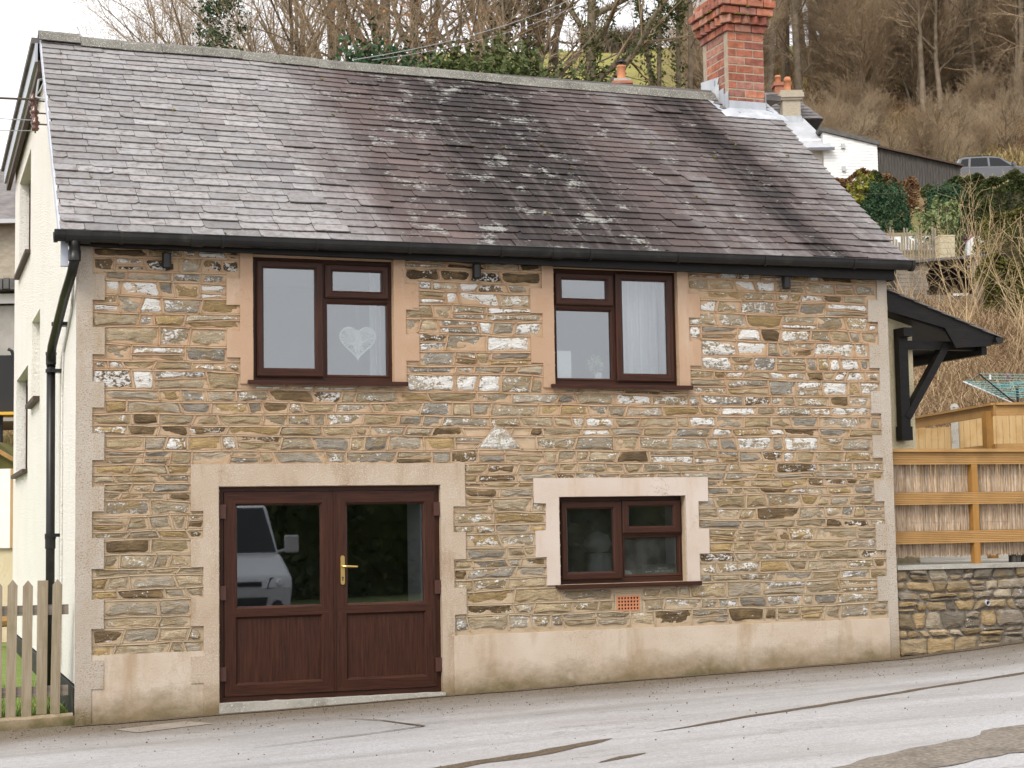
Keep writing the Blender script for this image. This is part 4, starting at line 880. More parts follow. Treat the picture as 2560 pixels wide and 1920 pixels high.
# ------------------------------------------------------------------ windows and doors
def part(name): 
    o = bpy.data.objects.new(name, None); COL.objects.link(o); o.parent = cot; return o
def bars(b, L, y0, y1):
    for (x0, x1, z0, z1) in L: b.box(x0, x1, y0, y1, z0, z1, 0 if (z1 - z0) > (x1 - x0) else 1)
def sash(parent, o, g_, y, name='sash', glass_='glass', pane=True):
    """opening light: mitred bevelled frame from outer rectangle o to glass rectangle g_"""
    b = MB(); i1 = tuple(o[k] + (0.012 if k % 2 == 0 else -0.012) for k in range(4)); m_ = tuple(g_[k] + (-0.018 if k % 2 == 0 else 0.018) for k in range(4))
    b.loops([(*o, y + .02), (*o, y - .026), (*i1, y - .034), (*m_, y - .034), (*g_, y - .018), (*g_, y + .02)], hv=True)
    b.build(name, ['rosewood_v', 'rosewood_h'], parent)
    if pane: b = MB(); b.box(g_[0] - .004, g_[1] + .004, y + .004, y + .010, g_[2] - .004, g_[3] + .004); b.build('pane', glass_, parent)
def window(fr, y, lights, mull, trans, glass_, sill):
    wn_ = part('window'); x0, x1, z0, z1 = fr; t_ = 0.042; b = MB()
    bars(b, [(x0, x0 + t_, z0, z1), (x1 - t_, x1, z0, z1), (x0 + t_, x1 - t_, z0, z0 + t_ + .012), (x0 + t_, x1 - t_, z1 - t_, z1), (mull - .03, mull + .03, z0 + t_ + .012, z1 - t_)], y - .012, y + .06)
    bars(b, [(trans[0], trans[1], trans[2] - .03, trans[2] + .03)], y - .0115, y + .059); b.build('frame', ['rosewood_v', 'rosewood_h'], wn_)
    for o, g_, opening, gl in lights: sash(wn_, o, g_, y - (0.014 if opening else -0.016), 'sash' if opening else 'glazing_bead', gl)
    b = MB(); b.box(sill[0], sill[1], -0.075, y + .05, z0 - 0.032, z0 - 0.002, 1); b.box(sill[0] + .002, sill[1] - .002, -0.075, -0.060, z0 - 0.045, z0 - 0.031, 1); b.build('sill', ['rosewood_v', 'rosewood_h'], wn_)
    return wn_
L1 = [((1.664, 2.313, 3.049, 4.172), (1.733, 2.236, 3.134, 4.100), True, 'glass'), ((2.337, 2.974, 3.827, 4.156), (2.412, 2.902, 3.898, 4.091), True, 'glass'), ((2.335, 2.982, 3.050, 3.803), (2.361, 2.957, 3.080, 3.773), False, 'glass')]
window(W1, 0.06, L1, 2.325, (2.355, 2.964, 3.815), 'glass', (1.565, 3.135))
mir = lambda r_: (7.704 - r_[1], 7.704 - r_[0], r_[2], r_[3])
window(W2, 0.06, [(mir(o), mir(g_), k, m_) for o, g_, k, m_ in L1], 7.704 - 2.325, (4.740, 5.349, 3.815), 'glass', (4.64, 6.205))
L3 = [((4.752, 5.418, 1.037, 1.828), (4.822, 5.322, 1.115, 1.748), True, 'glass_dusty'), ((5.424, 6.082, 1.492, 1.832), (5.500, 5.995, 1.566, 1.765), True, 'glass_dusty'), ((5.426, 6.086, 1.045, 1.476), (5.454, 6.055, 1.076, 1.448), False, 'glass_condensed')]
window(LW, 0.09, L3, 5.421, (5.451, 6.058, 1.484), 'glass', (4.655, 6.245))
dd = part('double_door'); y = 0.055; b = MB()
bars(b, [(1.297, 1.345, 0.0, 2.0), (3.416, 3.464, 0.0, 2.0), (1.345, 3.416, 1.955, 2.0), (1.345, 3.416, 0.0, 0.045)], y - .015, y + .07); b.build('frame', ['rosewood_v', 'rosewood_h'], dd)
for (x0, x1, gx0, gx1) in [(1.348, 2.400, 1.474, 2.270), (2.410, 3.413, 2.538, 3.297)]:
    b = MB(); yo = y - .03
    o = (x0, x1, 0.050, 1.952)
    # stiles and rails mitred round the glass and the panel
    def ring(o, i_, yy=yo):
        m_ = tuple(i_[k] + (-0.02 if k % 2 == 0 else 0.02) for k in range(4)); b.loops([(*o, yy), (*m_, yy), (*i_, yy + .022), (*i_, yy + .05)], hv=True)
    zr = 0.82
    b.loops([(*o, y + .02), (*o, yo)], hv=True)
    ring((x0, x1, zr, 1.952), (gx0, gx1, 0.878, 1.824)); ring((x0, x1, 0.050, zr), (gx0, gx1, 0.170, 0.764))
    b.build('door_leaf', ['rosewood_v', 'rosewood_h'], dd)
    b = MB(); b.box(gx0 - .004, gx1 + .004, y + .004, y + .010, 0.874, 1.828); b.build('pane', 'glass', dd)
    b = MB(); b.box(gx0 - .004, gx1 + .004, y - .002, y + .02, 0.166, 0.768); b.build('panel', 'rosewood_v', dd)
    # fine score lines where the mid rail is mitred into the stiles
b = MB(); b.box(2.398, 2.412, y - .04, y + .0, 0.05, 1.952); b.build('meeting_bead', 'rosewood_v', dd)
for xx, sgn in ((1.333, 1), (3.428, -1)):
    for zc in (1.77, 1.01, 0.26):
        b = MB(); b.box(xx - .028, xx + .028, y - .052, y - .012, zc - .066, zc + .066); b.lathe((xx - sgn * .026, y - .044, zc - .066), [(0.001, 0), (.012, 0), (.012, .132), (0.001, .132)], 8); b.build('hinge', 'brown_plastic', dd)
hd = MB(); hx = 2.482; prof = [(hx - .021 * math.cos(t_), zz + .021 * math.sin(t_) * sg) for zz, sg, T in ((1.315, 1, np.linspace(0, math.pi, 9)), (1.078, -1, np.linspace(math.pi, 0, 9))) for t_ in T]
hd.prism(prof, 'y', y - .046, y - .033); hd.tube([(hx, y - .04, 1.232), (hx, y - .082, 1.232), (hx + .02, y - .092, 1.231), (hx + .135, y - .090, 1.226)], [.011, .011, .0105, .009], 10); hd.lathe((hx, y - .046, 1.232), [(0.017, 0), (0.017, -0.012), (0.011, -0.012)], 12, (0, 1, 0))
hd.build('handle', 'brass', dd)
b = MB(); b.lathe((hx, y - .047, 1.125), [(0.009, 0), (0.009, -.003), (0.001, -.003)], 10, (0, 1, 0)); b.box(hx - .004, hx + .004, y - .051, y - .046, 1.095, 1.122); b.build('key_cylinder', 'dark_metal', dd)
rough_edge_union([(1.285, 3.475, -0.3, -0.004)], -0.062, 0.12, 0.09, 0.008).build('threshold', 'concrete', dd)
b = MB(); b.box(1.15, 3.60, -0.055, 0.0, -0.3, -0.135)
# terracotta air brick
ab = part('air_brick'); b = MB(); x0, x1, z0, z1 = AIR; nx_, nz_ = 8, 5
nx_, nz_ = 7, 4; cuts = lambda a, c_, n: sum([[a + (c_ - a) * (i + .0) / (n + .42), a + (c_ - a) * (i + .42) / (n + .42)] for i in range(n + 1)], []); ux, uz = cuts(x0, x1, nx_), cuts(z0, z1, nz_)
for i in range(len(ux) - 1):
    for j in range(len(uz) - 1):
        if i % 2 == 1 and j % 2 == 1: continue
        b.box(ux[i], ux[i+1], -0.016, -0.006, uz[j], uz[j+1])
b.build('grille', 'terracotta', ab); b = MB(); b.box(x0, x1, -0.006, -0.003, z0, z1); b.build('hole_shade_sheet', 'dark_void', ab)  # near-black sheet stands in for the shade inside the holes
b = MB(); b.loops([(x0 - .025, x1 + .025, z0 - .025, z1 + .022, 0.002), (x0 - .022, x1 + .022, z0 - .022, z1 + .02, -.010), (x0, x1, z0, z1, -.008)]); b.build('mortar_frame', 'pointing', ab)
# timber strips over the upstairs windows
for q in (W1, W2): b = MB(); b.box(q[0] + .01, q[1] - .01, 0.005, 0.09, 4.203, 4.222); b.build('head_strip', 'deck_timber', cot)
# painted plaster returns inside the openings
for nm, h in (('inner_reveal', DR), ('inner_reveal', LW), ('inner_reveal', W1), ('inner_reveal', W2)):
    b = MB(); b.box(h[1] - .008, h[1] - .003, 0.13, 0.46, h[2], h[3]); b.box(h[0] + .003, h[0] + .008, 0.13, 0.46, h[2], h[3]); b.build(nm, 'room_white', cot)

b = MB(); b.box(3.300, 3.325, 0.14, 0.60, 0.0, 2.0); b.build('inner_return', 'room_white', cot)
# ------------------------------------------------------------------ things seen inside the windows
hc, hz_ = 2.69, 3.40
def heart(t_, k=1.0):
    x = 16 * math.sin(t_) ** 3; z = 13 * math.cos(t_) - 5 * math.cos(2*t_) - 2 * math.cos(3*t_) - math.cos(4*t_)
    return (hc + x * 0.0112 * k, 0.16, hz_ + 0.025 + z * 0.0112 * k)
ht = thing('heart_decoration', (hc, 0.16, hz_), 'white woven rattan heart hanging on a string behind the upstairs glass', 'decoration')
b = MB(); b.tube([heart(2 * math.pi * i / 60) for i in range(61)], 0.008, 6); b.build('heart_rim', 'white_rattan', ht)
b = MB(); rs = random.Random(3)
for i in range(50):
    t0 = 2 * math.pi * i / 50; p = Vector(heart(t0)); q = Vector(heart(t0 + math.pi * 0.80 + rs.uniform(-.12, .12))); dy = Vector((0, rs.uniform(-.008, .008), 0)); b.tube([p, (p + q) / 2 + dy, q], 0.0042, 4, cap=False)
b.build('heart_weave', 'white_rattan', ht)
b = MB(); b.tube([(hc - .012, .16, 3.775), (hc, .16, 3.535), (hc + .012, .16, 3.775)], 0.0022, 4); b.build('string', 'white_rattan', ht)
b = MB(); b.box(4.66, 4.945, 0.17, 0.20, 2.96, 3.37); tag(b.build('canvas_board', 'white_paint'), 'plain white board standing on the upstairs sill by the pot plant', 'board')
vs = thing('flower_vase', (5.28, 0.26, 3.0), 'small white vase of pale dried flowers on the upstairs sill', 'vase')
b = MB(); b.lathe((5.28, 0.26, 3.03), [(0.001, 0), (.035, 0), (.05, .05), (.045, .11), (.03, .13), (.025, .13)], 14); b.build('vase', 'white_paint', vs, smooth=True)
b = MB()
for i in range(240):
    d = Vector((rs.gauss(0, 1), rs.gauss(0, 1), rs.gauss(0, 1))).normalized() * 0.10 * rs.random() ** .4; p = Vector((5.25, .26, 3.25)) + d; a = Vector((rs.gauss(0,1), rs.gauss(0,1), rs.gauss(0,1))).normalized(); c_ = a.orthogonal().normalized() * .011
    b.face([p, p + a * .014 + c_, p + a * .028, p + a * .014 - c_])
b.build('flowers', 'flower_leaf', vs)
def curtain(x0, x1, z0, z1, y, label, n=7):
    b = MB(); N_ = 60
    for i in range(N_):
        u0, u1 = i / N_, (i + 1) / N_; f = lambda u, top: (x0 + (x1 - x0) * (u if top else u), y + (0.022 if top else 0.03) * math.sin(u * n * 2 * math.pi + (0.3 if top else 0)), z1 if top else z0)
        b.face([f(u0, 0), f(u1, 0), f(u1, 1), f(u0, 1)])
    tag(b.build('curtain', 'curtain_cloth'), label, 'curtain')
curtain(5.62, 6.04, 2.7, 4.19, 0.42, 'white curtain gathered at one side of the window with the vase', 4)
curtain(2.88, 3.14, 2.7, 4.19, 0.42, 'white curtain edge beside the hanging heart', 3)
bx = thing('game_box', (5.85, 0.22, 1.0), 'dark boxed table game with white lettering on the ground floor sill', 'box')
b = MB(); b.box(5.70, 6.08, 0.20, 0.34, 1.045, 1.165); b.build('carton', 'dark_card', bx)
def text(body, x, y, z, size, parent, material='text_white', name='lettering', align='LEFT'):
    cu = bpy.data.curves.new(name, 'FONT'); dg = bpy.context.evaluated_depsgraph_get(); cu.body = body; cu.size = size; cu.extrude = 0.0006; cu.align_x = align; cu.materials.append(MATS[material])
    tmp = bpy.data.objects.new('tmp', cu); COL.objects.link(tmp); bpy.context.view_layer.update(); me = bpy.data.meshes.new_from_object(tmp.evaluated_get(bpy.context.evaluated_depsgraph_get())); bpy.data.objects.remove(tmp); me.materials.clear(); me.materials.append(MATS[material])
    o = bpy.data.objects.new(name, me); COL.objects.link(o); o.rotation_euler = (R(90), 0, 0); o.location = (x, y, z); o.parent = parent; o.matrix_parent_inverse = parent.matrix_world.inverted(); return o
text('TABLETOP', 5.93, 0.1985, 1.118, 0.026, bx, align='CENTER'); text('AIR HOCKEY', 5.945, 0.1985, 1.084, 0.036, bx, align='CENTER'); text('games', 5.735, 0.1985, 1.09, 0.028, bx)
b = MB(); b.lathe((5.54, 0.28, 1.05), [(0.001, 0), (.06, 0), (.075, .03), (.05, .06), (.001, .065)], 14); tag(b.build('white_bowl', 'white_paint', smooth=True), 'white rounded dish behind the misted ground floor glass', 'dish')
b = MB(); b.lathe((5.62, 1.2, 1.28), [(0.001, 0), (.12, .02), (.16, .1), (.12, .2), (.001, .24)], 14); b.box(5.5, 5.74, 1.1, 1.3, 0.9, 1.28); tag(b.build('armchair_back', 'curtain_cloth', smooth=True), 'pale blurred seat back behind the misted ground floor window', 'chair')
# ------------------------------------------------------------------ side porch and canopy
ex = part('side_porch')
b = MB(); b.box(8.6, 9.60, 1.06, 3.2, 0.3, 4.0); b.build('porch_wall', 'roughcast_yellow', ex)
cn = part('canopy'); YF, YB = 0.80, 2.7
pr = [(8.95, 4.27), (10.56, 3.715), (10.50, 3.60), (10.02, 3.575), (9.88, 3.80), (8.95, 4.02)]
b = MB(); b.prism(pr, 'y', YF, YF + 0.035); b.build('bargeboard', 'black_wood', cn)
b = MB(); b.prism([(u, v + 0.0) for u, v in pr], 'y', YB - .035, YB); b.build('bargeboard', 'black_wood', cn)
b = MB(); b.prism([(8.9, 4.10), (10.48, 3.63), (10.48, 3.60), (8.9, 4.04)], 'y', YF + .036, YB - .036); b.build('soffit', 'black_wood', cn)
rsl = random.Random(4)
for i in range(9):
    a, c_ = 8.9 + i * 0.186, 8.9 + (i + 1) * 0.186 + .06; z0, z1 = 4.315 - (a - 8.9) * .345, 4.315 - (c_ - 8.9) * .345
    for j in range(7):
        y0 = YF - .03 + j * 0.28 + (0.14 if i % 2 else 0) - (0.14 if i % 2 and j == 0 else 0); y1 = min(YF - .03 + (j + 1) * 0.28 + (0.14 if i % 2 else 0), YB + .03); dz = rsl.uniform(0, .006); b = MB(); b.col = (rsl.uniform(.5, .8),) * 3 + (1,)
        if y1 - y0 < .03: continue
        b.mesh([(a, y0, z0 - .012 + dz), (c_, y0, z1 + dz), (c_, y1, z1 + dz), (a, y1, z0 - .012 + dz), (a, y0, z0 - .024), (c_, y0, z1 - .012), (c_, y1, z1 - .012), (a, y1, z0 - .024)], [(0,1,2,3),(7,6,5,4),(0,4,5,1),(1,5,6,2),(2,6,7,3),(3,7,4,0)]); b.build('canopy_slate', 'far_slate', cn)
b = MB(); N_ = 8
for q in range(N_):
    t0, t1 = math.pi * q / N_, math.pi * (q + 1) / N_; f = lambda yy, t_: (10.60 - .055 * math.cos(t_), yy, 3.70 - .075 * math.sin(t_)); b.face([f(YF - .04, t0), f(YB + .04, t0), f(YB + .04, t1), f(YF - .04, t1)])
b.face([(10.60 - .055 * math.cos(math.pi * q / N_), YF - .04, 3.70 - .075 * math.sin(math.pi * q / N_)) for q in range(N_ + 1)]); b.build('canopy_gutter', 'black_plastic', cn)
for q in ((10.40, 10.47, 3.50, 3.62), (9.35, 9.48, 3.70, 3.80)): b = MB(); b.box(q[0], q[1], YF + .04, YB - .04, q[2], q[3]); b.build('plate_beam', 'black_wood', cn)
for yb in (0.93, 2.35):
    br = MB(); br.box(9.335, 9.455, yb, yb + .10, 2.62, 3.70); br.box(9.325, 9.47, yb - .012, yb + .112, 2.50, 2.66); br.bar((9.42, yb + .05, 2.76), (9.99, yb + .05, 3.62), 0.085, 0.115, (0, 1, 0)); br.box(9.455, 10.42, yb + .01, yb + .09, 3.56, 3.66); br.build('bracket', 'black_wood', cn)

# ------------------------------------------------------------------ stone retaining wall, terrace and timber screens
rw = thing('retaining_wall', (10, 0, 0.2), 'low rubble garden wall under the timber screen', 'wall')
b = MB(); b.prism([(8.60, -0.1), (13.6, 0.2), (13.6, 1.03), (8.60, 1.045)], 'y', 0.028, 0.5); b.build('core', 'grit_soft', rw)
rs = random.Random(31); GP = [(0.37, 0.29, 0.185), (0.28, 0.22, 0.14), (0.37, 0.275, 0.155), (0.26, 0.225, 0.185), (0.40, 0.345, 0.265), (0.20, 0.175, 0.14)]
zz = [0.02]
while zz[-1] < 1.0: zz.append(zz[-1] + rs.choice([0.10, 0.12, 0.15, 0.18]))
zz[-1] = 1.05
gc = lambda k, x: (zz[k] + 0.035 * nz(x * 1.7, k * 4.4, 3) + 0.02 * nz(x * 5, k * 2.2, 3)) if 0 < k < len(zz) - 1 else zz[k] - (0.0 if k else 0.1)
for k in range(len(zz) - 1):
    x = 8.60; ln = 0
    while x < 13.4:
        w_ = rs.choice([0.12, 0.16, 0.2, 0.25, 0.3, 0.36]); x1 = x + w_; l1 = rs.uniform(-.03, .03)
        c4 = [(x + ln, gc(k, x)), (x1 + l1, gc(k, x1)), (x1 - l1, gc(k + 1, x1)), (x - ln, gc(k + 1, x))]
        cells = [c4]
        if rs.random() < .22: m0, m1 = [((c4[a][0] + c4[d][0]) / 2, (c4[a][1] + c4[d][1]) / 2 + rs.uniform(-.02, .02)) for a, d in ((0, 3), (1, 2))]; cells = [[c4[0], c4[1], m1, m0], [m0, m1, c4[2], c4[3]]]
        for c5 in cells:
            if max(p[1] for p in c5) - min(p[1] for p in c5) < 0.03: continue
            ar, sb, _ = stone(outline(c5, rs, rs.uniform(.004, .010), seg=.07, jit=.008, cut=.035), rs, y0=0.03, proud=rs.uniform(.02, .055), white=rs.choice([0, 0, 0, .1, .2, .35, .5]), shade=rs.choice(GP)); sb.build('stone', 'garden_stone', rw)
        x = x1; ln = l1
for (x, z) in [(9.72, 0.66), (10.32, 0.68)]:
    b = MB(); b.lathe((x, 0.06, z), [(0.030, 0), (0.030, -0.11), (0.024, -0.11), (0.024, 0)], 14, (0, 1, 0)); b.lathe((x, -0.02, z), [(0.024, 0), (0.001, 0.0)], 12, (0, 1, 0), 1); b.build('weep_pipe', ['pvc_grey', 'dark_void'], rw)
b = MB(); b.prism([(8.605, 1.045), (13.6, 1.03), (13.6, 1.075), (8.605, 1.09)], 'y', -0.03, 6.5); tag(b.build('terrace_slab', 'concrete'), kind='structure')
b = MB(); b.box(8.7, 14.5, 0.6, 9.0, -0.3, 1.03); tag(b.build('terrace_fill', 'concrete'), kind='structure')
sc = thing('reed_screen_fence', (10, 0.2, 1.09), 'grooved timber rail fence backed with reed screening on the garden wall', 'fence')
YS = 0.17
for (z0, z1) in [(2.19, 2.325), (1.747, 1.882), (1.319, 1.458)]:
    b = MB(); pr = [(YS, z0)]; ng = 7
    for i in range(ng):
        a, c_ = z0 + (z1 - z0) * i / ng, z0 + (z1 - z0) * (i + 1) / ng; pr += [(YS, a + .002), (YS, c_ - .005), (YS + .005, c_ - .004), (YS + .005, c_ - .001)]
    pr += [(YS, z1), (YS + .03, z1), (YS + .03, z0)]; b.prism(pr, 'x', 8.60, 13.5); b.build('rail', 'deck_timber', sc)
b = MB(); b.box(8.60, 13.5, YS - .035, YS + .13, 2.327, 2.362); b.build('cap_rail', 'deck_timber', sc)
for x in (9.765, 11.6, 13.3): b = MB(); b.box(x - .038, x + .038, YS + .002, YS + .08, 1.06, 2.325); b.build('post', 'deck_timber_v', sc)
for x in (10.36, 10.52): b = MB(); b.box(x - .05, x + .05, YS + .12, YS + .20, 1.06, 1.20); b.build('foot_block', 'dark_timber', sc)
b = MB(); rs = random.Random(8); x = 8.62
while x < 13.4:
    r_ = rs.uniform(.0035, .0060); k = rs.uniform(.55, 1.15); t_ = rs.random(); b.col = ((0.56 + .06 * t_) * k, (0.435 + .08 * t_) * k, (0.315 + .10 * t_) * k, 1)
    zb = 1.18 + rs.uniform(-.018, .018); dx = rs.uniform(-.012, .012); b.tube([(x, YS + .095 + rs.uniform(-.006, .006), zb), (x + dx, YS + .095 + rs.uniform(-.006, .006), 2.20)], r_, 4, cap=False); x += r_ * 0.9
tag(b.build('reed_screening', 'reed', sc, recalc=False), kind='stuff')
for z in (1.26, 1.55, 1.80, 2.08): b = MB(); b.tube([(8.62, YS + .087, z), (13.4, YS + .087, z + .004)], .0012, 4); b.build('binding_wire', 'cable_grey', sc)
# balustrade and close-boarded fence behind the terrace
P1, P2 = at(2285, 1065, 24.2), at(2488, 1035, 21.5); P3 = at(2700, 1043, 21.6); P1.z = P2.z = P3.z = 3.02
bl = thing('terrace_balustrade', (P2.x, P2.y, 1.08), 'two-rail timber balustrade turning a corner behind the reed screen', 'balustrade')
for (a, c_) in ((P1, P2), (P2, P3)):
    for zt in (3.02, 2.53): b = MB(); b.bar((a.x, a.y, zt - .065), (c_.x, c_.y, zt - .065), .035, .13); b.build('rail', 'deck_timber', bl)
    b = MB(); b.bar((a.x, a.y, 3.038), (c_.x, c_.y, 3.038), .11, .03); b.build('cap_rail', 'deck_timber', bl)
for p in (P2 + Vector((-.045, .03, 0)), P2 + (P3 - P2) * .9): b = MB(); b.box(p.x - .05, p.x + .05, p.y + .03, p.y + .13, 1.05, 2.95); b.build('post', 'deck_timber_v', bl)
cf = thing('closeboard_fence', (13, 7, 1.1), 'new pale feather-edge board fence behind the terrace balustrade', 'fence')
F0, F1 = at(2280, 1060, 26.5), at(2760, 1040, 25.5); dF = (F1 - F0); L_ = Vector((dF.x, dF.y, 0)).length; dF = Vector((dF.x, dF.y, 0)).normalized(); nF = Vector((-dF.y, dF.x, 0)); u = 0; rs = random.Random(2)
while u < L_:
    w_ = 0.098; p = F0 + dF * (u + w_ / 2); top = 3.02 if u < 0.62 else 3.27; zt = top + rs.uniform(-.008, .008); b = MB(); b.obox((p.x, p.y, (1.0 + zt) / 2), dF + nF * .12, nF, (0, 0, 1), w_ / 2 - .0025, .008, (zt - 1.0) / 2); b.build('board', 'new_board', cf); u += w_
b = MB(); p = F0 + dF * 0.66 - nF * .04; b.obox((p.x, p.y, 2.15), dF, nF, (0, 0, 1), .055, .05, 1.17); b.lathe((p.x, p.y, 3.32), [(.075, 0), (.04, .05), (.001, .06)], 4); b.build('concrete_post', 'concrete', cf)
# rotary clothes dryer
dc = at(2545, 1020, 28); rd = thing('rotary_dryer', (dc.x, dc.y, 1.2), 'rotary clothes dryer strung with turquoise line behind the boarded fence', 'clothes dryer')
hub = Vector((dc.x, dc.y, 3.45)); b = MB(); b.tube([(dc.x, dc.y, 0.9), (dc.x, dc.y, 3.75)], .022, 8); b.build('pole', 'dark_metal', rd)
arms = []
for i in range(4):
    a_ = R(20 + 90 * i); tip = hub + Vector((math.cos(a_) * 1.05, math.sin(a_) * 1.05, .48)); arms.append(tip); b = MB(); b.tube([hub, tip], .013, 6); b.build('arm', 'chrome' if i % 2 else 'dark_metal', rd)
b = MB(); b.lathe(hub - Vector((0, 0, .05)), [(.03, 0), (.05, .02), (.05, .08), (.03, .1)], 10); b.build('hub', 'green_plastic', rd)
b = MB()
for k in range(9):
    f = .34 + .66 * k / 8
    for i in range(4):
        p, q = hub.lerp(arms[i], f), hub.lerp(arms[(i + 1) % 4], f); b.tube([p, (p + q) / 2 - Vector((0, 0, .03)), q], .0045, 4, cap=False)
b.build('line', 'cyan_cord', rd)
for i, c_ in enumerate(['white_paint', 'pink_flower', 'white_paint', 'blue_board']):
    p = hub.lerp(arms[2], .95).lerp(hub.lerp(arms[3], .95), .1 + .2 * i); b = MB(); b.box(p.x - .012, p.x + .012, p.y - .01, p.y + .01, p.z - .07, p.z + .01); tag(b.build('clothes_peg', c_), 'plastic clothes peg clipped on the rotary dryer line', 'peg', 'pegs on the dryer line')

# ------------------------------------------------------------------ picket fence, kerb, garden strip
pf = thing('picket_fence', (-0.5, 0.2, -0.1), 'weathered pointed picket fence against the cream gable', 'fence')
rs = random.Random(12)
for i, (x, wd, tilt, flat_) in enumerate([(-0.155, .084, .018, 0), (-0.285, .092, .006, 1), (-0.415, .088, .008, 0), (-0.548, .086, .012, 0), (-0.68, .085, 0, 0), (-0.81, .085, .01, 0), (-0.94, .085, 0, 0), (-1.07, .085, 0.01, 0)]):
    z0, zt = road_z(x) + .10 + rs.uniform(-.01, .02), 1.175 + rs.uniform(-.01, .012); b = MB(); h = wd / 2
    pr = [(x - tilt - h, z0), (x - tilt + h, z0), (x + h, zt - .055), (x, zt), (x - h, zt - .055)] if not flat_ else [(x - tilt - h, z0), (x - tilt + h, z0), (x + h, zt), (x - h, zt)]
    b.prism(pr, 'y', 0.13, 0.152); b.build('picket', 'weathered', pf)
for z in (0.90, 0.17): b = MB(); b.box(-1.3, -0.055, 0.154, 0.20, z - .045, z + .045); b.build('rail', 'grey_timber', pf)
b = MB()
for i in range(14):
    x0, x1 = -2.0 + i * 0.1435, -2.0 + (i + 1) * 0.1435; f = lambda x: road_z(x) + 0.105 + .008 * nz(x * 6, 0, 0)
    b.mesh([(x0, .02 + .01 * nz(x0*4,0,0), road_z(x0) - .1), (x1, .02 + .01 * nz(x1*4,0,0), road_z(x1) - .1), (x1, .03, f(x1) - .02), (x0, .03, f(x0) - .02), (x0, .06, f(x0)), (x1, .06, f(x1)), (x1, .125, f(x1)), (x0, .125, f(x0))], [(0,1,2,3),(3,2,5,4),(4,5,6,7)])
tag(b.build('kerb', 'plinth'), kind='structure')
b = MB(); b.mesh([(-6, .12, road_z(-6) + .07), (-0.02, .12, road_z(0) + .07), (-0.02, 10.5, .0), (-6, 10.5, .0)], [(0, 1, 2, 3)]); tag(b.build('side_garden', 'lawn'), kind='structure')
def blades(name, n, region, h, material, w_=.006, seed=1, lean=.5, kind='stuff', zf=None, label=None, cat=None):
    """many curved blades or stems, each two quads"""
    r_ = np.random.RandomState(seed); xy = region(r_, n); n = len(xy); zb = np.array([(zf or ground_z)(x, y) for x, y in xy]); H = h * (0.35 + 0.65 * r_.rand(n)) ; an = r_.rand(n) * 6.283; ln = lean * (0.3 + r_.rand(n)); tw = r_.rand(n) * 6.283
    sx, sy = np.cos(tw) * w_ / 2, np.sin(tw) * w_ / 2; V = np.zeros((n, 6, 3))
    for k, (u, ww) in enumerate([(0, 1), (.55, .8), (1, .15)]):
        cx = xy[:, 0] + np.cos(an) * ln * H * u ** 1.7; cy = xy[:, 1] + np.sin(an) * ln * H * u ** 1.7; cz = zb + H * u * (1 - .28 * ln * u)
        V[:, 2*k] = np.stack([cx - sx * ww, cy - sy * ww, cz], 1); V[:, 2*k + 1] = np.stack([cx + sx * ww, cy + sy * ww, cz], 1)
    base = (np.arange(n) * 6)[:, None]; F = np.concatenate([base + np.array([[0, 1, 3, 2]]), base + np.array([[2, 3, 5, 4]])])
    o = np_obj(name, V.reshape(-1, 3), F, material); return tag(o, label, cat, kind=kind)
blades('garden_grass', 5000, lambda r_, n: np.stack([-1.6 + 1.55 * r_.rand(n), .18 + 3.5 * r_.rand(n) ** 1.6], 1), .12, 'grass', .007, 3, zf=lambda x, y: road_z(x) + .06, label='short green grass behind the picket fence', cat='grass')

# ------------------------------------------------------------------ service cables on the gable
ins = thing('cable_insulators', (-0.12, 3.2, 6.2), 'brown porcelain cable insulators bracketed under the gable verge', 'insulator')
for (y, z) in [(3.35, 6.42), (3.1, 6.22), (2.95, 6.06)]:
    b = MB(); b.lathe((-0.19, y, z - .08), [(.001, 0), (.03, .005), (.045, .03), (.03, .05), (.045, .075), (.05, .1), (.03, .12), (.035, .15), (.001, .16)], 12); b.build('insulator', 'porcelain', ins, smooth=True)
    b = MB(); b.tube([(-0.0, y, z), (-0.19, y, z), (-.19, y, z - .1)], .010, 6); b.build('bracket', 'cable', ins)
b = MB(); b.tube([(-.02, 3.6, 6.75), (-.12, 3.5, 6.7), (-.16, 3.3, 6.45), (-.05, 3.0, 6.35), (-.02, 2.9, 6.1)], .012, 6); b.tube([(-.02, 3.75, 6.8), (-.10, 3.6, 6.6), (-.2, 3.35, 6.42)], .009, 6); b.build('loop_cable', 'cable_grey', ins)
def wire(name, a, c_, sag, r_, material, label):
    a, c_ = Vector(a), Vector(c_); b = MB(); b.tube([a.lerp(c_, i / 20) - Vector((0, 0, sag * 4 * (i / 20) * (1 - i / 20))) for i in range(21)], r_, 5); tag(b.build(name, material), label, 'cable'); 
wire('service_cable', (-.19, 3.3, 6.42), (-16, 0.5, 7.2), .5, .014, 'cable', 'thick twisted brown service cable leaving the upper gable insulator')
wire('service_cable', (-.19, 2.95, 6.10), (-16, 0.0, 6.9), .45, .006, 'cable_grey', 'thin grey service wire leaving the lowest gable insulator')
wire('service_cable', (-.19, 3.1, 6.02), (-16, -0.8, 6.5), .6, .005, 'cable_grey', 'thin lower service wire drooping from the gable insulators')
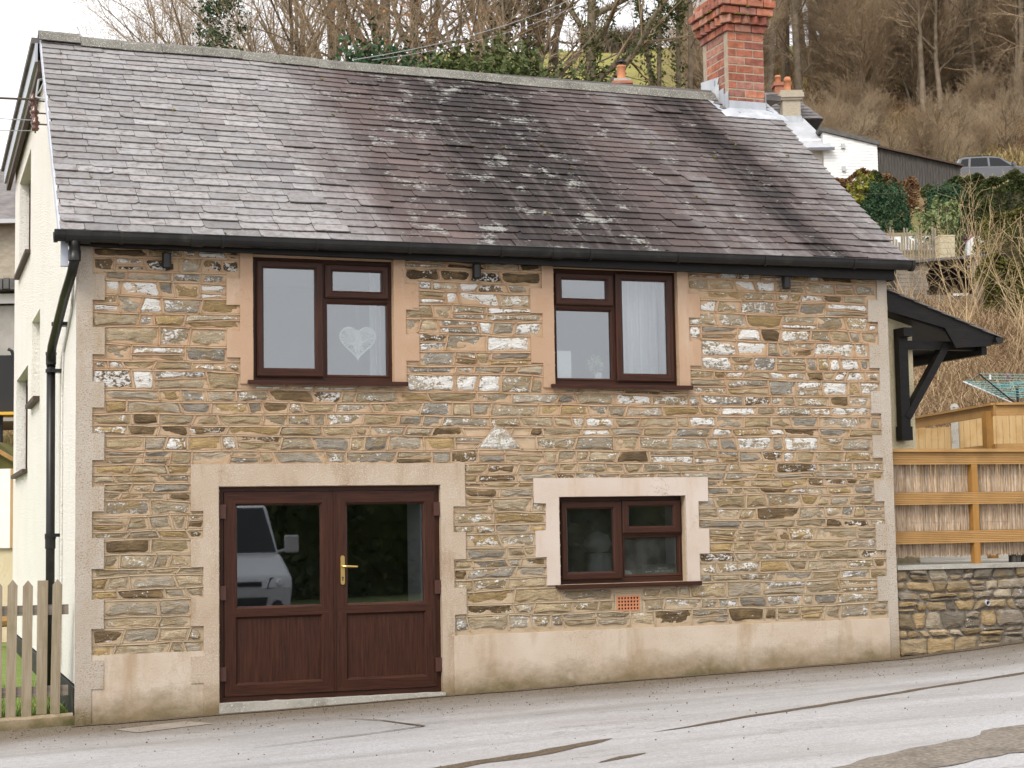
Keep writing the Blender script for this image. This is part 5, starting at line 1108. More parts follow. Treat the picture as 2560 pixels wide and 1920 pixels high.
# ------------------------------------------------------------------ plants: builders
def grow(r_, p, d, L, rad, lvl, spec, out_):
    """one limb as a bent tapering path; side limbs recurse"""
    n = 5 if lvl < 2 else (3 if lvl < 3 else 2); pts, rads = [p.copy()], [rad]; dd_ = d.copy(); st = L / n
    for i in range(n):
        k = spec['wob'][min(lvl, 3)]; dd_ = (dd_ + Vector((r_.gauss(0, k), r_.gauss(0, k), r_.gauss(0, k) + spec['up'][min(lvl, 3)]))).normalized()
        pts.append(pts[-1] + dd_ * st); rads.append(rad * (1 - (i + 1) / n * (0.72 if lvl == 0 else 0.8)))
    out_.append((pts, rads, lvl))
    if lvl >= spec['levels']: return
    for i in range(spec['kids'][lvl]):
        u = spec['from'][lvl] + (1 - spec['from'][lvl]) * (i + r_.random()) / spec['kids'][lvl]; q = min(u * n, n - .001); k = int(q); pos = pts[k].lerp(pts[k + 1], q - k); rr_ = rads[k] + (rads[k + 1] - rads[k]) * (q - k)
        ax = (pts[k + 1] - pts[k]).normalized(); side = ax.orthogonal().normalized(); side.rotate(Matrix.Rotation(r_.random() * 6.283, 3, ax)); an = R(spec['ang'][lvl]) * r_.uniform(.7, 1.25); nd = ax * math.cos(an) + side * math.sin(an)
        grow(r_, pos, nd, L * spec['len'][lvl] * r_.uniform(.6, 1.15) * (1.15 - .55 * u if lvl == 0 else 1), min(rr_ * .75, rad * spec['thin'][lvl]), lvl + 1, spec, out_)
def tubes_np(paths, sides, tmin=.004):
    V, F, k = [], [], 0
    for pts, rads, lvl in paths:
        n = sides[min(lvl, len(sides) - 1)]
        for i, p in enumerate(pts):
            d = (pts[min(i + 1, len(pts) - 1)] - pts[max(i - 1, 0)]); d.normalize(); a = d.cross(Vector((.31, .2, .93))); a.normalize(); b_ = d.cross(a)
            for j in range(n):
                t_ = 6.28318 * j / n; q = p + (a * math.cos(t_) + b_ * math.sin(t_)) * max(rads[i], tmin); V.append(q[:])
        for i in range(len(pts) - 1):
            for j in range(n): F.append((k + i*n + j, k + i*n + (j + 1) % n, k + (i + 1)*n + (j + 1) % n, k + (i + 1)*n + j))
        k += n * len(pts)
    return V, F
SP = {
 'spread': dict(levels=4, kids=(9, 7, 6, 4), ang=(48, 42, 40, 38), len=(.55, .55, .5, .5), thin=(.5, .5, .45, .5), wob=(.06, .13, .18, .2), up=(.05, .06, .04, .02), **{'from': (.28, .2, .2, .2)}),
 'slim':   dict(levels=4, kids=(13, 5, 5, 3), ang=(38, 36, 40, 40), len=(.36, .5, .5, .55), thin=(.38, .5, .5, .5), wob=(.035, .10, .16, .2), up=(.03, .08, .05, .02), **{'from': (.35, .2, .2, .2)}),
 'brush':  dict(levels=4, kids=(15, 8, 6, 4), ang=(34, 30, 30, 30), len=(.62, .55, .5, .5), thin=(.42, .5, .5, .5), wob=(.07, .12, .15, .2), up=(.04, .07, .05, .0), **{'from': (.08, .1, .15, .2)}),
 'open':   dict(levels=4, kids=(9, 5, 4, 3), ang=(46, 44, 40, 38), len=(.55, .55, .5, .5), thin=(.5, .5, .45, .5), wob=(.07, .15, .2, .22), up=(.06, .06, .04, .02), **{'from': (.30, .25, .2, .2)}),
 'pole':   dict(levels=3, kids=(10, 4, 3), ang=(50, 45, 45), len=(.20, .5, .5), thin=(.25, .5, .5), wob=(.02, .12, .2, .2), up=(.02, .03, .0, 0), **{'from': (.35, .2, .2)}),
}
def tree(name, kind, seed, H, rad, label, twig='twig_brown', bark_='bark', ivy=0, group=None, stems=1, cat='tree', leafy=None, tmin=.0045):
    r_ = random.Random(seed); paths = []; root = thing(name, (0, 0, 0), label, cat, group)
    for s_ in range(stems):
        lean = 0.05 if stems == 1 else 0.22; d = Vector((r_.gauss(0, lean), r_.gauss(0, lean), 1)).normalized(); o_ = Vector((r_.gauss(0, .18), r_.gauss(0, .18), -.4)) if stems > 1 else Vector((0, 0, -.4))
        grow(r_, o_, d, H * r_.uniform(.8, 1) if stems > 1 else H, rad, 0, SP[kind], paths)
    V, F = tubes_np([p for p in paths if p[2] <= 0], (8,)); np_obj('trunk', V, F, bark_, root)
    V, F = tubes_np([p for p in paths if p[2] in (1,)], (5, 5)); np_obj('limbs', V, F, bark_, root)
    V, F = tubes_np([p for p in paths if p[2] > 1], (4, 4, 3, 3, 3), tmin); np_obj('crown', V, F, twig, root)
    if ivy:
        P, S_ = [], []
        for pts, rads, lvl in paths:
            if lvl > 1: continue
            for i in range(len(pts) - 1):
                for k in range(int(ivy * (1 if lvl == 0 else .18))):
                    u = r_.random(); c_ = pts[i].lerp(pts[i + 1], u); h_ = (c_.z / H)
                    if h_ > .85 - .35 * r_.random(): continue
                    a_ = r_.random() * 6.283; rr_ = rads[i] + abs(r_.gauss(.10, .16)) * (1 if lvl == 0 else .6); P.append(c_ + Vector((math.cos(a_) * rr_, math.sin(a_) * rr_, r_.gauss(0, .1))))
        leaves('ivy', P, .085, 'ivy', root, seed)
    if leafy:
        P = []
        for pts, rads, lvl in paths:
            if lvl >= 3:
                for q in pts[1:]:
                    if r_.random() < leafy[1]: P.append(q + Vector((r_.gauss(0, .08), r_.gauss(0, .08), r_.gauss(0, .08))))
        leaves('leaves', P, .07, leafy[0], root, seed)
    return root
def leaves(name, P, size, material, parent=None, seed=0):
    """small folded leaf faces at the given points"""
    r_ = np.random.RandomState(seed); P = np.array([p[:] for p in P]) if len(P) and not isinstance(P, np.ndarray) else P; n = len(P)
    a = r_.normal(size=(n, 3)); a /= np.linalg.norm(a, axis=1)[:, None]; c_ = np.cross(a, r_.normal(size=(n, 3))); c_ /= np.linalg.norm(c_, axis=1)[:, None]; s_ = size * (.6 + .8 * r_.rand(n))[:, None]
    V = np.stack([P - a * s_, P + c_ * s_ * .5, P + a * s_, P - c_ * s_ * .5], 1).reshape(-1, 3); F = np.arange(4 * n).reshape(-1, 4)
    return np_obj(name, V, F, material, parent)
def put(proto, x, y, rz, sc, label=None, used=[], dz=0):
    """first use moves the original, later uses copy it with its parts"""
    if id(proto) in used: o = copy_tree(proto)
    else: o = proto; used.append(id(proto))
    o.location = (x, y, ground_z(x, y) + dz); o.rotation_euler = (0, 0, rz); o.scale = (sc, sc, sc)
    if label: o['label'] = label
    return o
def xy(px, s_): p = at(px, 960, s_); return p.x, p.y

# ---- wood on the hill
rw_ = random.Random(77); WL = 'bare brown winter tree in the hillside wood'; WG = 'bare trees of the hillside wood'
WV = ['slim brown-twigged bare tree in the hillside wood', 'tall pale-twigged bare tree in the hillside wood', 'wide-crowned bare tree in the hillside wood', 'pale multi-stemmed bare thicket tree in the hillside wood', 'brown many-stemmed bare coppice tree in the hillside wood', 'tall dark-twigged bare tree in the hillside wood', 'ivy-clad bare tree in the hillside wood']
wood = [tree('bare_tree', 'slim', 101, 13, .17, WL, 'twig_brown', group=WG, tmin=.0075), tree('bare_tree', 'slim', 102, 15, .20, WL, 'twig_pale', group=WG, tmin=.0075), tree('bare_tree', 'spread', 103, 11, .22, WL, 'twig_brown', group=WG),
        tree('bare_tree', 'brush', 104, 7.5, .11, WL, 'twig_pale', group=WG, stems=3), tree('bare_tree', 'brush', 105, 6.5, .09, WL, 'twig_brown', group=WG, stems=4), tree('bare_tree', 'slim', 106, 17, .24, WL, 'twig_dark', group=WG), tree('ivy_tree', 'slim', 107, 14, .2, WL, 'twig_brown', ivy=260, group=WG)]
for o, wl_ in zip(wood, WV): o['label'] = wl_; o['group'] = wl_.replace('tree', 'trees', 1)
for i in range(170):
    px = rw_.uniform(1730, 3000); s_ = 101 + 48 * rw_.random() ** 1.1
    x, y = xy(px, s_); k = rw_.choice([0, 0, 1, 1, 2, 3, 3, 4, 4, 5, 6]) if s_ < 118 else rw_.choice([0, 1, 2, 5, 5, 6])
    put(wood[k], x, y, rw_.random() * 6.28, rw_.uniform(.75, 1.15))
PLb = 'tall straight dark conifer trunk at the top of the wood'
pole_t = tree('larch_tree', 'pole', 120, 21, .24, PLb, 'twig_dark', 'bark', group='dark straight trunks at the top of the wood')
for px in (2400, 2425, 2452, 2470, 2505, 2530, 2556, 2590, 2640, 2320): x, y = xy(px, rw_.uniform(120, 140)); put(pole_t, x, y, rw_.random() * 6, rw_.uniform(.85, 1.15))
for i in range(26):
    x, y = xy(rw_.uniform(1800, 2750), rw_.uniform(86, 101)); put(wood[rw_.choice([3, 4])], x, y, rw_.random() * 6, rw_.uniform(.25, .5), 'low bare thorn bush on the bracken bank')['group'] = 'thorn bushes on the bracken bank'
# ---- trees over the ridge
def one(px, s_, *a, **k):
    o = tree(*a, **k); x, y = xy(px, s_); o.location = (x, y, ground_z(x, y)); return o
RG = None
birch = one(395, 112, 'birch_tree', 'slim', 7, 22.5, .13, 'slender sparse bare tree alone against the white sky over the ridge end', 'twig_brown', group=None)
one(480, 108, 'birch_tree', 'slim', 8, 24, .15, 'slender bare tree next to the dark conifer against the sky', 'twig_brown')
one(735, 70, 'bushy_tree', 'brush', 11, 15.5, .17, 'dense hazy pale-twigged tree beside the conifer behind the ridge', 'twig_pale', stems=3)
one(665, 72, 'bushy_tree', 'brush', 29, 15.5, .17, 'dense pale-twigged tree right against the dark conifer', 'twig_pale', stems=3)
BL = 'bare tangled tree crowding behind the roof ridge'; BG = 'bare trees behind the roof ridge'
back = [tree('bare_tree', 'open', 12, 17, .30, BL, 'twig_brown', group=BG), tree('bare_tree', 'open', 13, 15, .26, BL, 'twig_dark', group=BG), tree('bare_tree', 'open', 14, 14, .15, BL, 'twig_brown', group=BG, stems=3), tree('bare_tree', 'slim', 15, 18, .22, BL, 'twig_pale', group=BG)]
for px, s_, k, sc_ in [(770, 72, 0, 1.0), (820, 78, 1, 1.15), (860, 70, 2, 1.1), (905, 82, 0, 1.1), (950, 74, 3, 1.05), (985, 80, 1, 1.1), (1035, 76, 0, 1.05), (1090, 84, 3, 1.1), (1130, 74, 2, .95), (1175, 80, 0, 1.05), (1225, 72, 3, 1.0), (1265, 84, 1, 1.05), (1330, 76, 2, .95), (1365, 82, 0, .95), (1405, 78, 3, .9), (1240, 66, 2, .9), (740, 84, 3, 1.1)]:
    x, y = xy(px, s_); put(back[k], x, y, rw_.random() * 6.28, sc_)
one(1478, 72, 'ivy_tree', 'open', 21, 15.5, .36, 'big ivy-clad tree with spreading bare limbs behind the ridge', 'twig_brown', ivy=520)
one(1205, 76, 'ivy_tree', 'slim', 22, 17, .26, 'ivy-clad upright tree behind the middle of the ridge', 'twig_pale', ivy=420)
one(1285, 78, 'ivy_tree', 'slim', 23, 16.5, .22, 'slimmer ivy-clad tree between the ridge and the field', 'twig_brown', ivy=300)
for px, seed, lab in [(1660, 24, 'ivy-wrapped pole-like tree leaning beside the grass field'), (1682, 25, 'ivy-wrapped straight pole-like tree in front of the field'), (1712, 26, 'ivy-wrapped pole-like tree next to the red brick chimney'), (1745, 27, 'pale thin bare trunk just behind the red brick chimney')]:
    one(px, 76, 'ivy_tree', 'pole', seed, 17.5, .15, lab, 'twig_brown', ivy=0 if seed == 27 else 240)
one(1085, 62, 'beech_shrub', 'open', 31, 9.8, .05, 'shrub still holding orange beech leaves behind the ridge', 'twig_brown', stems=3, leafy=('beech_leaf', .12), cat='shrub')
def cone_pts(r_, n, h, rad, pw=1.0): 
    u = r_.rand(n); a = r_.rand(n) * 6.283; z = u * h; rr_ = rad * (1 - u) ** pw * (0.55 + .45 * r_.rand(n)) * (1 + .22 * np.sin(a * 5 + z * 3)); return np.stack([np.cos(a) * rr_, np.sin(a) * rr_, z], 1)
def blob_pts(r_, n, rx, ry, rz, lump=.18):
    d = r_.normal(size=(n, 3)); d /= np.linalg.norm(d, axis=1)[:, None]; k = (.72 + .28 * r_.rand(n) ** .5) * (1 + lump * np.sin(d[:, 0] * 7 + 1) * np.sin(d[:, 1] * 6) + lump * np.sin(d[:, 2] * 8 + d[:, 0] * 4)); return d * k[:, None] * np.array([rx, ry, rz])
def shoots(seed, h, rad):
    """dense upright sprays of a dwarf conifer"""
    r_ = np.random.RandomState(seed); A = []
    for i in range(420):
        a = r_.rand() * 6.283; u = r_.rand(); rr_ = rad * np.sqrt(1 - (u * .92) ** 2.2) * (.75 + .3 * r_.rand()); b_ = np.array([np.cos(a) * rr_ * .85, np.sin(a) * rr_ * .85, u * h * .85]); d = np.array([np.cos(a) * .35, np.sin(a) * .35, 1.0]); k = np.linspace(0, .34 + .2 * r_.rand(), 16)[:, None]; A.append(b_ + d * k + r_.normal(size=(16, 3)) * .035)
    return np.concatenate(A)
def conifer_pts(h, rad, seed=4):
    r_ = random.Random(seed); P = []
    for i in range(230):
        u = r_.random() ** .8; z = h * (1 - u); a = r_.random() * 6.283; L_ = rad * (u ** .75) * r_.uniform(.55, 1.15) + .25; droop = r_.uniform(.1, .45)
        for k in range(int(48 * L_) + 12):
            v = r_.random() ** .6; w_ = .16 + .20 * (1 - v); P.append((math.cos(a) * L_ * v + r_.gauss(0, w_), math.sin(a) * L_ * v + r_.gauss(0, w_), z + .25 - droop * L_ * v * v - abs(r_.gauss(0, .16))))
    return np.array(P)
def clumps(seed, n, parts, rx, rz, z0, k=260):
    r_ = np.random.RandomState(seed); A = []
    for i in range(parts): c_ = np.array([r_.normal() * rx * .5, r_.normal() * rx * .5, z0 + r_.rand() * rz]); q = r_.normal(size=(k, 3)) * np.array([.42, .42, .3]) * r_.uniform(.6, 1.3); A.append(c_ + q)
    return np.concatenate(A)
def bush(name, px, s_, P, size, material, label, cat, seed, dz=0, stem=True):
    x, y = xy(px, s_); z = ground_z(x, y) + dz; root = thing(name, (x, y, z), label, cat); P = P + np.array([x, y, z]); o = leaves('foliage', P, size, material, root, seed)
    if stem: b = MB(); b.tube([(x, y, z - .3), (x, y, z + (P[:, 2].max() - z) * .6)], [.09, .03], 6); b.build('stem', 'bark', root)
    return root
r_ = np.random.RandomState(5)
bush('conifer_tree', 560, 66, conifer_pts(17.5, 2.6), .085, 'conifer', 'tall dark green conifer behind the left of the ridge', 'tree', 1)
P = clumps(3, 0, 60, 2.0, 4.6, 3.6); bush('yew_tree', 1000, 50, P, .09, 'conifer', 'round dark evergreen just showing over the ridge', 'tree', 2, dz=0)
P = clumps(4, 0, 55, 2.4, 4.0, 3.8); bush('holly_bush', 1225, 49, P, .09, 'ivy', 'dark glossy evergreen shrub low behind the ridge', 'shrub', 3)
# ---- ground cover
def zone(px0, px1, s0, s1):
    def f(r_, n):
        px = px0 + (px1 - px0) * r_.rand(n); s_ = s0 + (s1 - s0) * r_.rand(n); p = np.array([xy(a, c_) for a, c_ in zip(px, s_)]); return p
    return f
blades('bramble_thicket', 24000, zone(1850, 2950, 30, 60), .85, 'bramble', .02, 11, 1.1, label='brown winter bramble thicket covering the bank', cat='brambles')
blades('dead_stems', 6000, zone(1950, 2900, 30, 57), 1.1, 'bramble_pale', .016, 12, 1.0, label='pale dead bramble canes arching over the bank', cat='brambles')
blades('bracken_dark_stems', 8000, zone(1780, 2950, 84, 106), 1.0, 'bracken_dark', .035, 23, 1.3, label='dark tangled dead stems among the bracken', cat='bracken')  # darker-coloured stems mixed in to break up the even bracken
blades('bracken', 12000, zone(1780, 2950, 84, 104), .75, 'bracken', .035, 13, 1.4, label='brown dead bracken under the wood', cat='bracken')
blades('bracken_upper', 9000, zone(1740, 2950, 104, 140), 1.3, 'bracken', .09, 14, .8, label='dead undergrowth up the slope under the far trees', cat='bracken')
blades('straw_grass', 4500, zone(2240, 2900, 80, 91), .9, 'straw', .045, 15, .7, label='straw-yellow long grass below the wood', cat='grass')
blades('undergrowth', 6000, zone(1080, 1520, 70, 90), 2.2, 'bramble', .04, 16, .8, label='brown scrub at the foot of the ivy trees', cat='scrub')
blades('crest_scrub', 2500, zone(1480, 1640, 149, 158), 2.6, 'twig_dark', .12, 18, .6, label='dark scrub along the crest of the field', cat='scrub')
blades('bank_grass', 1500, zone(-60, 90, 30, 36), .5, 'straw', .02, 17, .9, label='straw grass on the bank beyond the gable', cat='grass')
SP['sap'] = dict(levels=2, kids=(5, 3), ang=(30, 35), len=(.5, .5), thin=(.5, .6), wob=(.07, .12, .15, .2), up=(.03, .05, .0, 0), **{'from': (.25, .2)})
sap = tree('sapling', 'sap', 61, 3.4, .018, 'thin bare sapling among the brambles on the bank', 'bramble_pale', 'bramble_pale', group='saplings on the bank', stems=4, cat='sapling')
for px, s_, sc_ in [(2310, 46, .9), (2400, 44, 1.05), (2440, 50, 1.0), (2540, 40, 1.1), (2590, 42, 1.2), (2340, 38, .7), (2500, 52, 1.3)]: x, y = xy(px, s_); put(sap, x, y, rw_.random() * 6, sc_)

# ------------------------------------------------------------------ gardens up the bank
P = shoots(1, 2.2, 1.0); bush('conifer_bush', 2230, 64.5, P, .055, 'conifer_blue', 'rounded blue-green dwarf conifer above the old shed roof', 'shrub', 6, dz=-.35)
P = shoots(2, 1.9, .9); bush('conifer_bush', 2382, 66, P, .055, 'conifer_blue', 'rounded blue-green dwarf conifer half hidden by the laurel', 'shrub', 7, dz=-.25)
P = cone_pts(r_, 7000, 2.1, .8, .5); bush('dark_shrub', 2205, 71, P, .07, 'hedge_dark', 'dark pointed evergreen at the end of the brown hedge', 'shrub', 8)
def hedge(name, px0, px1, s_, h, th, material, label, n, size, seed, cat='hedge', taper=0, dz=0, lump=.12):
    a, c_ = Vector((*xy(px0, s_), 0)), Vector((*xy(px1, s_), 0)); d = (c_ - a); L = d.length; d.normalize(); nr = Vector((-d.y, d.x, 0)); r_ = np.random.RandomState(seed); P = []
    z0 = min(ground_z(a.x, a.y), ground_z(c_.x, c_.y)) + dz
    root = thing(name, ((a.x + c_.x) / 2, (a.y + c_.y) / 2, z0), label, cat)
    u = r_.rand(n) * L; f = r_.rand(n); side = r_.rand(n)
    top = h * (1 + lump * np.sin(u * 2.1 + seed) + lump * .5 * np.sin(u * 5.3))
    endr = np.minimum(1, np.minimum(u, L - u) / .35) ** .5
    zz = np.where(side < .45, f * top, top - .16 * r_.rand(n)); off = np.where(side < .45, -th / 2 + .14 * r_.rand(n) + .06 * np.sin(u * 6 + f * 7), (r_.rand(n) - .5) * th); zz = zz * (0.55 + .45 * endr)
    P = np.stack([a.x + d.x * u + nr.x * off, a.y + d.y * u + nr.y * off, z0 + zz], 1); leaves('foliage', P, size, material, root, seed)
    b = MB(); b.obox((a + c_) / 2 + Vector((0, 0, z0 + h * .38)), d, nr, (0, 0, 1), L / 2 - .15, th / 2 - .17, h * .36); b.build('dense_core', 'twig_dark', root); return root
hedge('hedge', 2312, 2620, 75, 2.6, 1.2, 'hedge_dark', 'tall dark green hedge under the parked car', 18000, .07, 41, dz=-2.0)
hedge('hedge', 2080, 2310, 73, 1.75, 1.0, 'hedge_brown', 'russet brown beech hedge below the white boarded wall', 10000, .07, 42, dz=-.1)
hedge('clipped_hedge', 2455, 2760, 56, 3.4, 1.6, 'hedge_olive', 'rounded olive clipped conifer hedge by the old shed', 16000, .055, 43, lump=.04, dz=-.7)
hedge('clipped_hedge', 2385, 2700, 61.5, 2.6, 1.0, 'hedge_dark', 'low dark hedge behind the polythene frame', 12000, .06, 44, dz=-.3)
hedge('shrub', 2455, 2640, 50, 1.5, 1.2, 'hedge_olive', 'green shrubbery against the end of the old shed', 7000, .06, 45, 'shrub', dz=.3)
hedge('shrub', 2395, 2720, 69.5, 1.9, 1.2, 'hedge_dark', 'dark evergreen shrubs on the terrace below the tall hedge', 12000, .065, 47, 'shrub', dz=-.2, lump=.2)
P = blob_pts(r_, 1700, .8, .6, .85, .3); P[:, 2] += 1.2; bush('laurel_bush', 2365, 59.5, P, .075, 'laurel', 'loose pale-leaved evergreen bush growing over the basket planter', 'shrub', 9, dz=1.0)
P = blob_pts(r_, 500, .5, .4, .7, .3); P[:, 2] += 1.1; bush('spotted_laurel', 2170, 65, P, .10, 'yellow_green', 'yellow-green leafy shrub beside the blue-green conifer', 'shrub', 10, dz=.3)
P = blob_pts(r_, 300, .3, .3, .28, .3); P[:, 2] += .4; bush('heather', 2450, 61, P, .05, 'pink_flower', 'small purple-pink shrub beside the polythene frame', 'shrub', 11, dz=.95)
def frame_at(px, py, s_):
    """local axes for something far away that faces the street: x to the right, y away, z up"""
    o = at(px, py, s_); ax = Vector((CR.x, CR.y, 0)).normalized(); ay = Vector((-ax.y, ax.x, 0)); return o, (lambda x, y, z: o + ax * x + ay * y + Vector((0, 0, z)))
def lbox(b, L, x0, x1, y0, y1, z0, z1, mi=0):
    b.mesh([L(x0,y0,z0),L(x1,y0,z0),L(x1,y1,z0),L(x0,y1,z0),L(x0,y0,z1),L(x1,y0,z1),L(x1,y1,z1),L(x0,y1,z1)], [(0,3,2,1),(4,5,6,7),(0,1,5,4),(1,2,6,5),(2,3,7,6),(3,0,4,7)], mi)
# old shed with sagging felt roof
o, L = frame_at(2360, 742, 54); k = 54 / 4219.46
sh = thing('garden_shed', o, 'derelict brown plank shed with flat felt roof above the brambles', 'shed')
for i in range(17):
    z0 = -1.0 + i * .135; b = MB(); lbox(b, L, -1.50, -.55 + .1 * rw_.random(), 0, .03, z0, z0 + .128); b.build('plank', 'grey_timber', sh)
    b = MB(); lbox(b, L, .95 + .05 * rw_.random(), 1.42, 0, .03, z0, z0 + .128); b.build('plank', 'grey_timber', sh)
    if z0 < .05: b = MB(); lbox(b, L, -.55, .95, .0, .03, z0, z0 + .12); b.build('plank', 'grey_timber', sh)
b = MB(); lbox(b, L, 1.40, 1.46, -.02, .05, -1.1, 1.32); lbox(b, L, .93, .97, -.02, .04, -.3, 1.3); b.build('corner_post', 'weathered', sh)
b = MB(); lbox(b, L, -1.45, 1.4, 1.8, 1.9, -1, 1.2); lbox(b, L, -1.5, -1.45, 0.03, 1.9, -1, 1.2); lbox(b, L, 1.38, 1.44, 0.05, 1.9, -1, 1.2); b.build('back_wall', 'dark_timber', sh)
b = MB(); b.mesh([L(-1.75,-.15,1.12),L(1.55,-.15,1.36),L(1.55,2.1,1.42),L(-1.75,2.1,1.2),L(-1.75,-.15,1.04),L(1.55,-.15,1.27),L(1.55,2.1,1.33),L(-1.75,2.1,1.1)], [(0,1,2,3),(7,6,5,4),(0,4,5,1),(1,5,6,2),(2,6,7,3),(3,7,4,0)]); b.build('felt_roof', 'felt', sh)
b = MB(); lbox(b, L, .30, .78, -.05, .0, .02, .10); tag(b.build('white_board', 'white_paint'), 'small white board lying in the shed opening', 'board')
# trellis fence, basket planter, polythene frame, glasshouse strip
o, L = frame_at(2275, 640, 59); pz = thing('paling_fence', o, 'ramshackle upright paling fence above the old shed', 'fence')
for i in range(26):
    x = -1.3 + i * .098; h_ = .75 + .28 * math.sin(i * 1.25) + .1 * rw_.random(); b = MB(); pr = [L(x, 0, -.5), L(x + .075, 0, -.5), L(x + .075 + .03 * rw_.random(), 0, h_ - .03), L(x + .03, 0, h_)]; b.mesh(pr + [p + Vector((.01, .03, 0)) for p in pr], [(0,1,2,3),(7,6,5,4),(0,4,5,1),(1,5,6,2),(2,6,7,3),(3,7,4,0)]); b.build('paling', 'weathered' if i % 3 else 'grey_timber', pz)
b = MB(); lbox(b, L, -1.4, 1.3, .04, .08, .15, .22); b.build('rail', 'grey_timber', pz)
o, L = frame_at(2368, 628, 57.5); bk = thing('basket_planter', o, 'square woven basket planter above the shed roof', 'planter')
b = MB(); 
for (z0, z1, e) in [(-.3, -.1, 0), (-.095, .1, .01), (.105, .3, .02), (.305, .5, .03), (.505, .56, .05)]: lbox(b, L, -.26 - e * .5, .26 + e * .5, -e * .5, .5 + e * .5, z0, z1)
b.build('woven_sides', 'wicker', bk)
b = MB(); lbox(b, L, -.22, .22, .05, .45, .3, .53); b.build('soil', 'dark_void', bk)
o, L = frame_at(2418, 655, 61); pt = thing('polythene_frame', o, 'arched white polythene cold frame beside the clipped hedge', 'cold frame')
b = MB(); prev = None
for i in range(13):
    t_ = math.pi * i / 12; c_ = [L(.38 - .38 * math.cos(t_), yy, .15 + .8 * math.sin(t_) ** .7) for yy in (0, 1.6)]
    if prev: b.face([prev[0], c_[0], c_[1], prev[1]])
    prev = c_
b.face([L(.38 - .38 * math.cos(math.pi * i / 12), 0, .15 + .8 * math.sin(math.pi * i / 12) ** .7) for i in range(13)]); b.build('cover', 'polythene', pt); b = MB(); lbox(b, L, 0, .76, -.03, .02, -.5, .17); b.build('base_panel', 'pale_brick', pt)
o, L = frame_at(2260, 588, 63); gh = thing('lean_to_frame', o, 'old timber-edged glass cold frame behind the paling fence', 'cold frame')
b = MB(); lbox(b, L, -1.0, 1.25, 0, .06, -.02, .10); lbox(b, L, -1.0, -.9, 0, .06, -.6, -.02); lbox(b, L, .1, .16, 0, .06, -.6, -.02); b.build('frame', 'weathered', gh)
for x0, x1 in ((-.9, .1), (.16, 1.25)): b = MB(); lbox(b, L, x0, x1, .02, .03, -.6, -.02); b.build('pane', 'polythene', gh)
o, L = frame_at(2375, 618, 60.4); b = MB(); 
lbox(b, L, -1.6, -.8, .1, .5, -.1, .14); tag(b.build('plastic_tub', 'polythene'), 'white plastic tub among the palings', 'tub')

# ------------------------------------------------------------------ houses behind
o, L = frame_at(2030, 424, 77); wh = thing('white_house', o, 'white boarded house with pale brick chimney below the wood', 'house')
b = MB(); lbox(b, L, -4.5, .55, .3, 6, -3, 1.5); b.mesh([L(.55, 0, -1.2), L(3.0, 0, -1.2), L(3.0, 0, 1.08), L(.55, 0, 1.72), L(.55, 5, -1.2), L(3.0, 5, -1.2), L(3.0, 5, 1.08), L(.55, 5, 1.72)], [(0,1,2,3),(7,6,5,4),(0,4,5,1),(1,5,6,2),(2,6,7,3),(3,7,4,0)]); b.build('wall', 'white_paint', wh)
for i in range(20):
    z0 = -1.1 + i * .135; xr = min(3.01, .56 + (1.70 - (z0 + .13)) / .262)
    if xr - .56 > .1: b = MB(); b.mesh([L(.56, -.02, z0), L(xr, -.02, z0), L(xr, -.004, z0 + .132), L(.56, -.004, z0 + .132)], [(0, 1, 2, 3)]); b.build('weatherboard', 'white_paint', wh)
b = MB(); b.mesh([L(.4, -.12, 1.78), L(3.12, -.12, 1.06), L(3.12, 5.1, 1.06), L(.4, 5.1, 1.78), L(.4, -.12, 1.98), L(3.12, -.12, 1.24), L(3.12, 5.1, 1.24), L(.4, 5.1, 1.98)], [(3,2,1,0),(4,5,6,7),(0,1,5,4),(1,2,6,5),(2,3,7,6),(3,0,4,7)]); b.build('lean_to_roof', 'felt', wh)
b = MB(); b.mesh([L(-1.9, -.3, .95), L(.95, -.3, .95), L(.05, 2.4, 3.05), L(-1.9, 2.4, 3.05), L(-1.9, -.3, .86), L(.95, -.3, .86), L(.05, 2.4, 2.96), L(-1.9, 2.4, 2.96)], [(0,1,2,3),(7,6,5,4),(0,4,5,1),(1,5,6,2),(2,6,7,3),(3,7,4,0)]); lo = b.build('lower_roof', 'far_slate_pale', wh)
b = MB(); lbox(b, L, -1.9, 1.0, -.36, -.28, .82, .95); b.build('gutter', 'grey_paint', wh)
b = MB(); b.mesh([L(-4, 2.3, 3.0), L(1.05, 2.3, 2.9), L(-.1, 5.2, 4.95), L(-4, 5.2, 4.95), L(.9, 7, 2.4), L(-4, 7, 2.4)], [(0, 1, 2, 3), (1, 4, 2), (3, 2, 4, 5)]); b.build('main_roof', 'far_slate', wh)
for i in range(9):
    for j in range(8):
        u0, v0 = j / 8 + (.06 if i % 2 else 0), i / 9; b = MB(); A = lambda u, v: L(-4 + (5.05 - 1.15 * v) * u, 2.3 + 2.9 * v - .02, 3.0 - .1 * u + (1.95 + .1 * u) * v + .025 + (.02 if v == v0 else 0)); b.face([A(u0, v0), A(min(1, u0 + .12), v0), A(min(1, u0 + .12), v0 + .1), A(u0, v0 + .1)]); b.build('roof_tile', 'far_slate', wh)
b = MB(); lbox(b, L, -.95, -.05, 1.9, 2.9, 2.6, 2.98); b.build('flashing', 'lead', wh)
b = MB(); lbox(b, L, -.92, -.08, 1.95, 2.8, 2.95, 3.75); lbox(b, L, -1.0, 0.0, 1.87, 2.9, 3.75, 3.86); lbox(b, L, -1.08, .08, 1.80, 2.98, 3.86, 4.08); lbox(b, L, -1.02, .02, 1.85, 2.92, 4.08, 4.2); b.build('chimney', 'pale_brick', wh)
